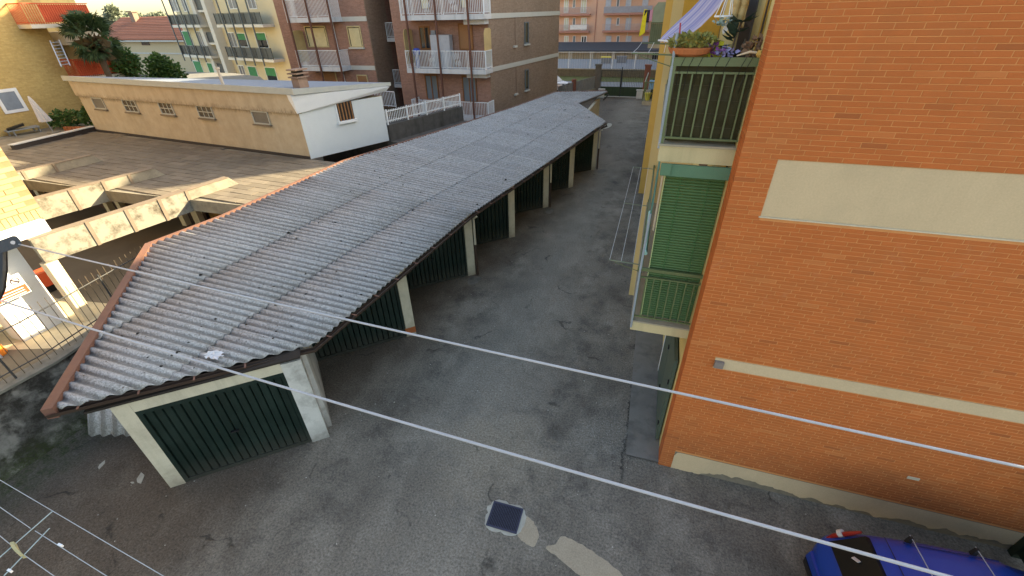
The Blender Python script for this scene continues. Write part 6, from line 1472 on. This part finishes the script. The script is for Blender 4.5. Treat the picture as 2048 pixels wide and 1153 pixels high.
for x, ws, wb, wr, zs_, zb, zsh, zre, zrt in st:
    half = [(ws, zs_), (wb, (zs_ + zb) / 2), (wb, zb), (wb * .985, zsh), ((wb * .6 + wr * .4), zsh + (zre - zsh) * .45), (wr, zre), (wr * .55, zrt - (zrt - zre) * .18), (0, zrt)]
    prof = half + [(-y, z_) for y, z_ in half[-2::-1]]
    mb.v += [T(x, y, z_) for y, z_ in prof]
n = 15
for i in range(len(st) - 1):
    for j in range(n - 1): mb.f.append((i * n + j, (i + 1) * n + j, (i + 1) * n + j + 1, i * n + j + 1))
mb.f += [tuple(range(n)), tuple((len(st) - 1) * n + j for j in range(n - 1, -1, -1))]
body = mb.build('body', BLUEC, car, smooth=True); sb = body.modifiers.new('sub', 'SUBSURF'); sb.levels = 1; sb.render_levels = 1
MB().hexa([T(.10, -.62, .975), T(.10, .62, .975), T(.17, .62, .95), T(.17, -.62, .95), T(.395, -.53, 1.42), T(.395, .53, 1.42), T(.46, .53, 1.39), T(.46, -.53, 1.39)]).build('rear_window', mat_glass('dark_car_glass', (.006, .006, .006), .35), car)
for s in (-1, 1):
    MB().tube([T(.145, s * .735, .86), T(.20, s * .715, 1.0), T(.31, s * .665, 1.2), T(.40, s * .62, 1.36)], [.02, .037, .034, .018], 8).build('tail_lamp', REDL, car)
    MB().tube([T(.235, s * .715, 1.075), T(.27, s * .70, 1.135)], .058, 8).build('reverse_lamp', M('clear_lamp', (0.5, 0.45, 0.42), .2, bumpv=0), car)
    MB().hexa([T(.75, s * .755, .98), T(2.35, s * .755, .96), T(2.35, s * .765, .96), T(.75, s * .765, .98), T(.85, s * .60, 1.33), T(2.0, s * .595, 1.31), T(2.0, s * .605, 1.31), T(.85, s * .61, 1.33)]).build('side_window', MATS['dark_car_glass'], car)
    for x in (.62, 2.85):
        wh = MB().tube([T(x, s * .70, .29), T(x, s * .84, .29)], .29, 18).build('wheel', BLKP, car); MB().tube([T(x, s * .835, .29), T(x, s * .85, .29)], .19, 12).build('rim', STEEL, wh)
    MB().beam(T(.85, s * .50, 1.462), T(2.0, s * .49, 1.452), .015, .012).build('roof_seam', M('navy_seam', (0.004, 0.012, 0.08), .5, bumpv=0), car)
MB().hexa([T(-.035, -.66, .40), T(-.035, .66, .40), T(.1, .70, .40), T(.1, -.70, .40), T(-.035, -.64, .56), T(-.035, .64, .56), T(.1, .70, .58), T(.1, -.70, .58)]).build('bumper', BLUEC, car)
MB().hexa([T(-.05, -.62, .28), T(-.05, .62, .28), T(.1, .7, .28), T(.1, -.7, .28), T(-.05, -.64, .395), T(-.05, .64, .395), T(.1, .7, .395), T(.1, -.7, .395)]).build('bumper_strip', BLKP, car)
MB().hexa([T(.015, -.33, .60), T(.015, .40, .60), T(.08, .40, .60), T(.08, -.33, .60), T(.085, -.33, .80), T(.085, .40, .80), T(.12, .40, .80), T(.12, -.33, .80)]).build('plate_recess', M('navy_seam', (0, 0, 0)), car)
pl = MB().hexa([T(.008, -.26, .63), T(.008, .26, .63), T(.014, .26, .63), T(.014, -.26, .63), T(.055, -.26, .74), T(.055, .26, .74), T(.061, .26, .74), T(.061, -.26, .74)]).build('number_plate', WHITEP, car)
MB().hexa([T(.005, .22, .632), T(.005, .258, .632), T(.010, .258, .632), T(.010, .22, .632), T(.051, .22, .738), T(.051, .258, .738), T(.057, .258, .738), T(.057, .22, .738)]).build('plate_band', BLUEC, pl)
txt = bpy.data.curves.new('plate_text', 'FONT'); txt.body = 'EF'; txt.size = .11; txt.extrude = .0008
to = bpy.data.objects.new('plate_text', txt); C.objects.link(to); to.data.materials.append(BLKP)
# lettering lies on the sloping plate, read from behind the car
xr = Vector(T(0, -1, 0)) - Vector(T(0, 0, 0)); zr_ = (Vector(T(.055, 0, .74)) - Vector(T(.008, 0, .63))).normalized(); nr_ = xr.cross(zr_)
mm = Matrix((xr.normalized(), zr_, nr_.normalized())).transposed().to_4x4(); mm.translation = Vector(T(.0075, .205, .645)) + nr_ * .004
dgx = bpy.context.evaluated_depsgraph_get(); tm = bpy.data.meshes.new_from_object(to.evaluated_get(dgx)); bpy.data.objects.remove(to)
tm.transform(mm); tm.materials.clear(); tm.materials.append(BLKP)
vv = np.array([tuple(v.co) for v in tm.vertices]); c_ = (vv.min(0) + vv.max(0)) / 2
tm.transform(Matrix.Translation(-Vector(c_))); link('plate_lettering', tm, c_, pl)
bd = MB().tube([T(.10, 0.0, .865), T(.085, 0, .87)], .05, 20).build('badge', STEEL, car); MB().tube([T(.086, 0, .87), T(.078, 0, .873)], .036, 16).build('badge_centre', M('maroon_enamel', (0.09, 0.02, 0.03), .3, bumpv=0), bd)
MB().beam(T(.62, -.53, 1.475), T(.62, .53, 1.475), .008, .006).build('hatch_gap', BLKP, car)
MB().tube([T(1.95, 0, 1.47), T(1.80, 0, 1.66)], .006, 5).build('aerial', BLKP, car)
MB().beam(T(.22, 0.30, 1.205), T(.255, 0.22, 1.25), .05, .012).build('rear_wiper', M('clear_lamp', (0, 0, 0)), car)
for x in (.95, 1.75):
    rb = MB().beam(T(x, -.60, 1.53), T(x, .60, 1.53), .010, .010).build('roof_bar', STEEL, car)
    for s in (-.56, .56): MB().hexa([T(x - .03, s - .03, 1.40), T(x + .03, s - .03, 1.40), T(x + .03, s + .03, 1.40), T(x - .03, s + .03, 1.40), T(x - .02, s - .02, 1.535), T(x + .02, s - .02, 1.535), T(x + .02, s + .02, 1.535), T(x - .02, s + .02, 1.535)]).build('bar_foot', BLKP, rb)
# dark green gate standing against the brick wall in front of the car
gg = thing('side_gate', 'very dark green panel gate at right angles to the orange brick wall', 'gate', (6.95, 4.5, 0))
for k in range(12): y = 6.08 - .155 - k * .16; MB().box(6.90, 6.96, y, y + .15, .10, 2.4).build('panel', M('black_green_sheet', (0.012, 0.022, 0.013), .6, var=.3), gg)
for z in (.55, 1.9): MB().box(6.865, 6.898, 4.1, 6.09, z, z + .06).build('rail', M('black_green_sheet', (0, 0, 0)), gg)
MB().box(6.85, 7.0, 6.0, 6.11, 0, 2.5).build('post', M('black_green_sheet', (0, 0, 0)), gg)

# ================================================================== FOREGROUND CLOTHES LINES
def line(name, lab, pts, r):
    pp = [P(px, py, d=d) for px, py, d in pts]
    # one smooth hanging curve through the measured ends
    a, m_, c = pp; out = []
    for i in range(49):
        t_ = i / 48; q = a * (1 - t_) * (1 - 2 * t_) + m_ * 4 * t_ * (1 - t_) + c * t_ * (2 * t_ - 1); out.append(tuple(q))
    o = MB().tube(out, r, 8).build(name, WIREM, smooth=True); return tag(o, lab, 'clothes line')
def P_mid(a, c): return (np.array(a) + np.array(c)) / 2
line('clothes_line', 'upper grey clothes line crossing the yard view from the black bracket to the right', [(38, 489, 1.20), (728, 647.5, .755), (2075, 941, .52)], .0019)
line('clothes_line', 'lower and nearer grey clothes line crossing from the left edge towards the blue car', [(-20, 595, .95), (705, 815.5, .62), (1960, 1171, .42)], .0019)
br = thing('line_bracket', 'black metal clothes line bracket at the left edge', 'bracket', P(0, 500, d=1.2))
def pz(px, py, d): return tuple(P(px, py, d=d))
mb = MB()
arm = [(-60, 503), (26, 472), (33, 473), (40, 480), (43, 488), (40, 494), (-60, 528)]
mb.v = [pz(a, b_, 1.2) for a, b_ in arm] + [pz(a, b_, 1.215) for a, b_ in arm]; n = len(arm); mb.f = [tuple(range(n)), tuple(range(2 * n - 1, n - 1, -1))] + [(i, n + i, n + (i + 1) % n, (i + 1) % n) for i in range(n)]
mb.build('arm', DARKM, br)
MB().tube([pz(6, 500, 1.208), pz(7, 540, 1.208), pz(3, 580, 1.208), pz(-8, 602, 1.208)], .0085, 8).build('hook', DARKM, br)
MB().tube([pz(26, 485.5, 1.197), pz(26, 485.5, 1.2)], .0052, 10).build('rivet', WIREM, br)
# drying rack of the flat below, lower left corner
dr_ = thing('steel_drying_rack', 'steel wire drying rack reaching into the lower left corner with a yellow peg cloth', 'drying rack', P(60, 1090, d=2.2))
DD = 2.0
zz = P(102, 1024, d=DD)[2]
def pl_(px, py): return tuple(P(px, py, z=zz))
for a, c in (((-30, 943), (360, 1172)), ((-30, 994), (61, 1057)), ((70, 1062), (244, 1172)), ((-20, 1056), (23, 1091)), ((48, 1110), (140, 1175))): MB().tube([pl_(*a), pl_(*c)], .0015, 5).build('wire', M('dull_wire', (0.34, 0.37, 0.39), .5, bumpv=0), dr_)
for a, c in (((106, 1022), (-30, 1141)), ((99, 1057), (8, 1152))): MB().tube([pl_(*a), pl_(*c)], .0025, 6).build('cross_bar', M('pale_steel', (0.26, 0.34, 0.36), .4), dr_)
mb = MB(); path = [(27, 1086), (31, 1096), (37, 1104), (47, 1113)]
for k, (a, b_) in enumerate(path): q = np.array(pl_(a, b_)); w_ = .008; mb.v += [(q[0] - w_, q[1] - w_ * .6, q[2] + .008 + .006 * (k % 2)), (q[0] + w_, q[1] + w_ * .3, q[2] + .012), (q[0] + w_, q[1] + w_ * .3, q[2] - .012), (q[0] - w_, q[1] - w_ * .6, q[2] - .015)]
for k in range(3): mb.f += [(4 * k + j, 4 * k + (j + 1) % 4, 4 * k + 4 + (j + 1) % 4, 4 * k + 4 + j) for j in range(4)]
mb.f += [(0, 1, 2, 3), (15, 14, 13, 12)]
tag(mb.build('yellow_rag', M('pale_yellow_cloth', (0.42, 0.37, 0.20), .9)), 'twisted pale yellow rag tied to the steel drying rack', 'rag')
q = pl_(121, 1091); tag(MB().box(q[0] - .012, q[0] + .012, q[1] - .004, q[1] + .004, q[2] - .006, q[2] + .006).build('clothes_peg', WHITEP), 'white peg clipped to a wire of the steel drying rack', 'peg')
q = pl_(20, 1142); tag(MB().box(q[0] - .010, q[0] + .010, q[1] - .004, q[1] + .004, q[2] - .006, q[2] + .006).build('clothes_peg', WHITEP), 'white peg at the end of the steel rack cross bar', 'peg')
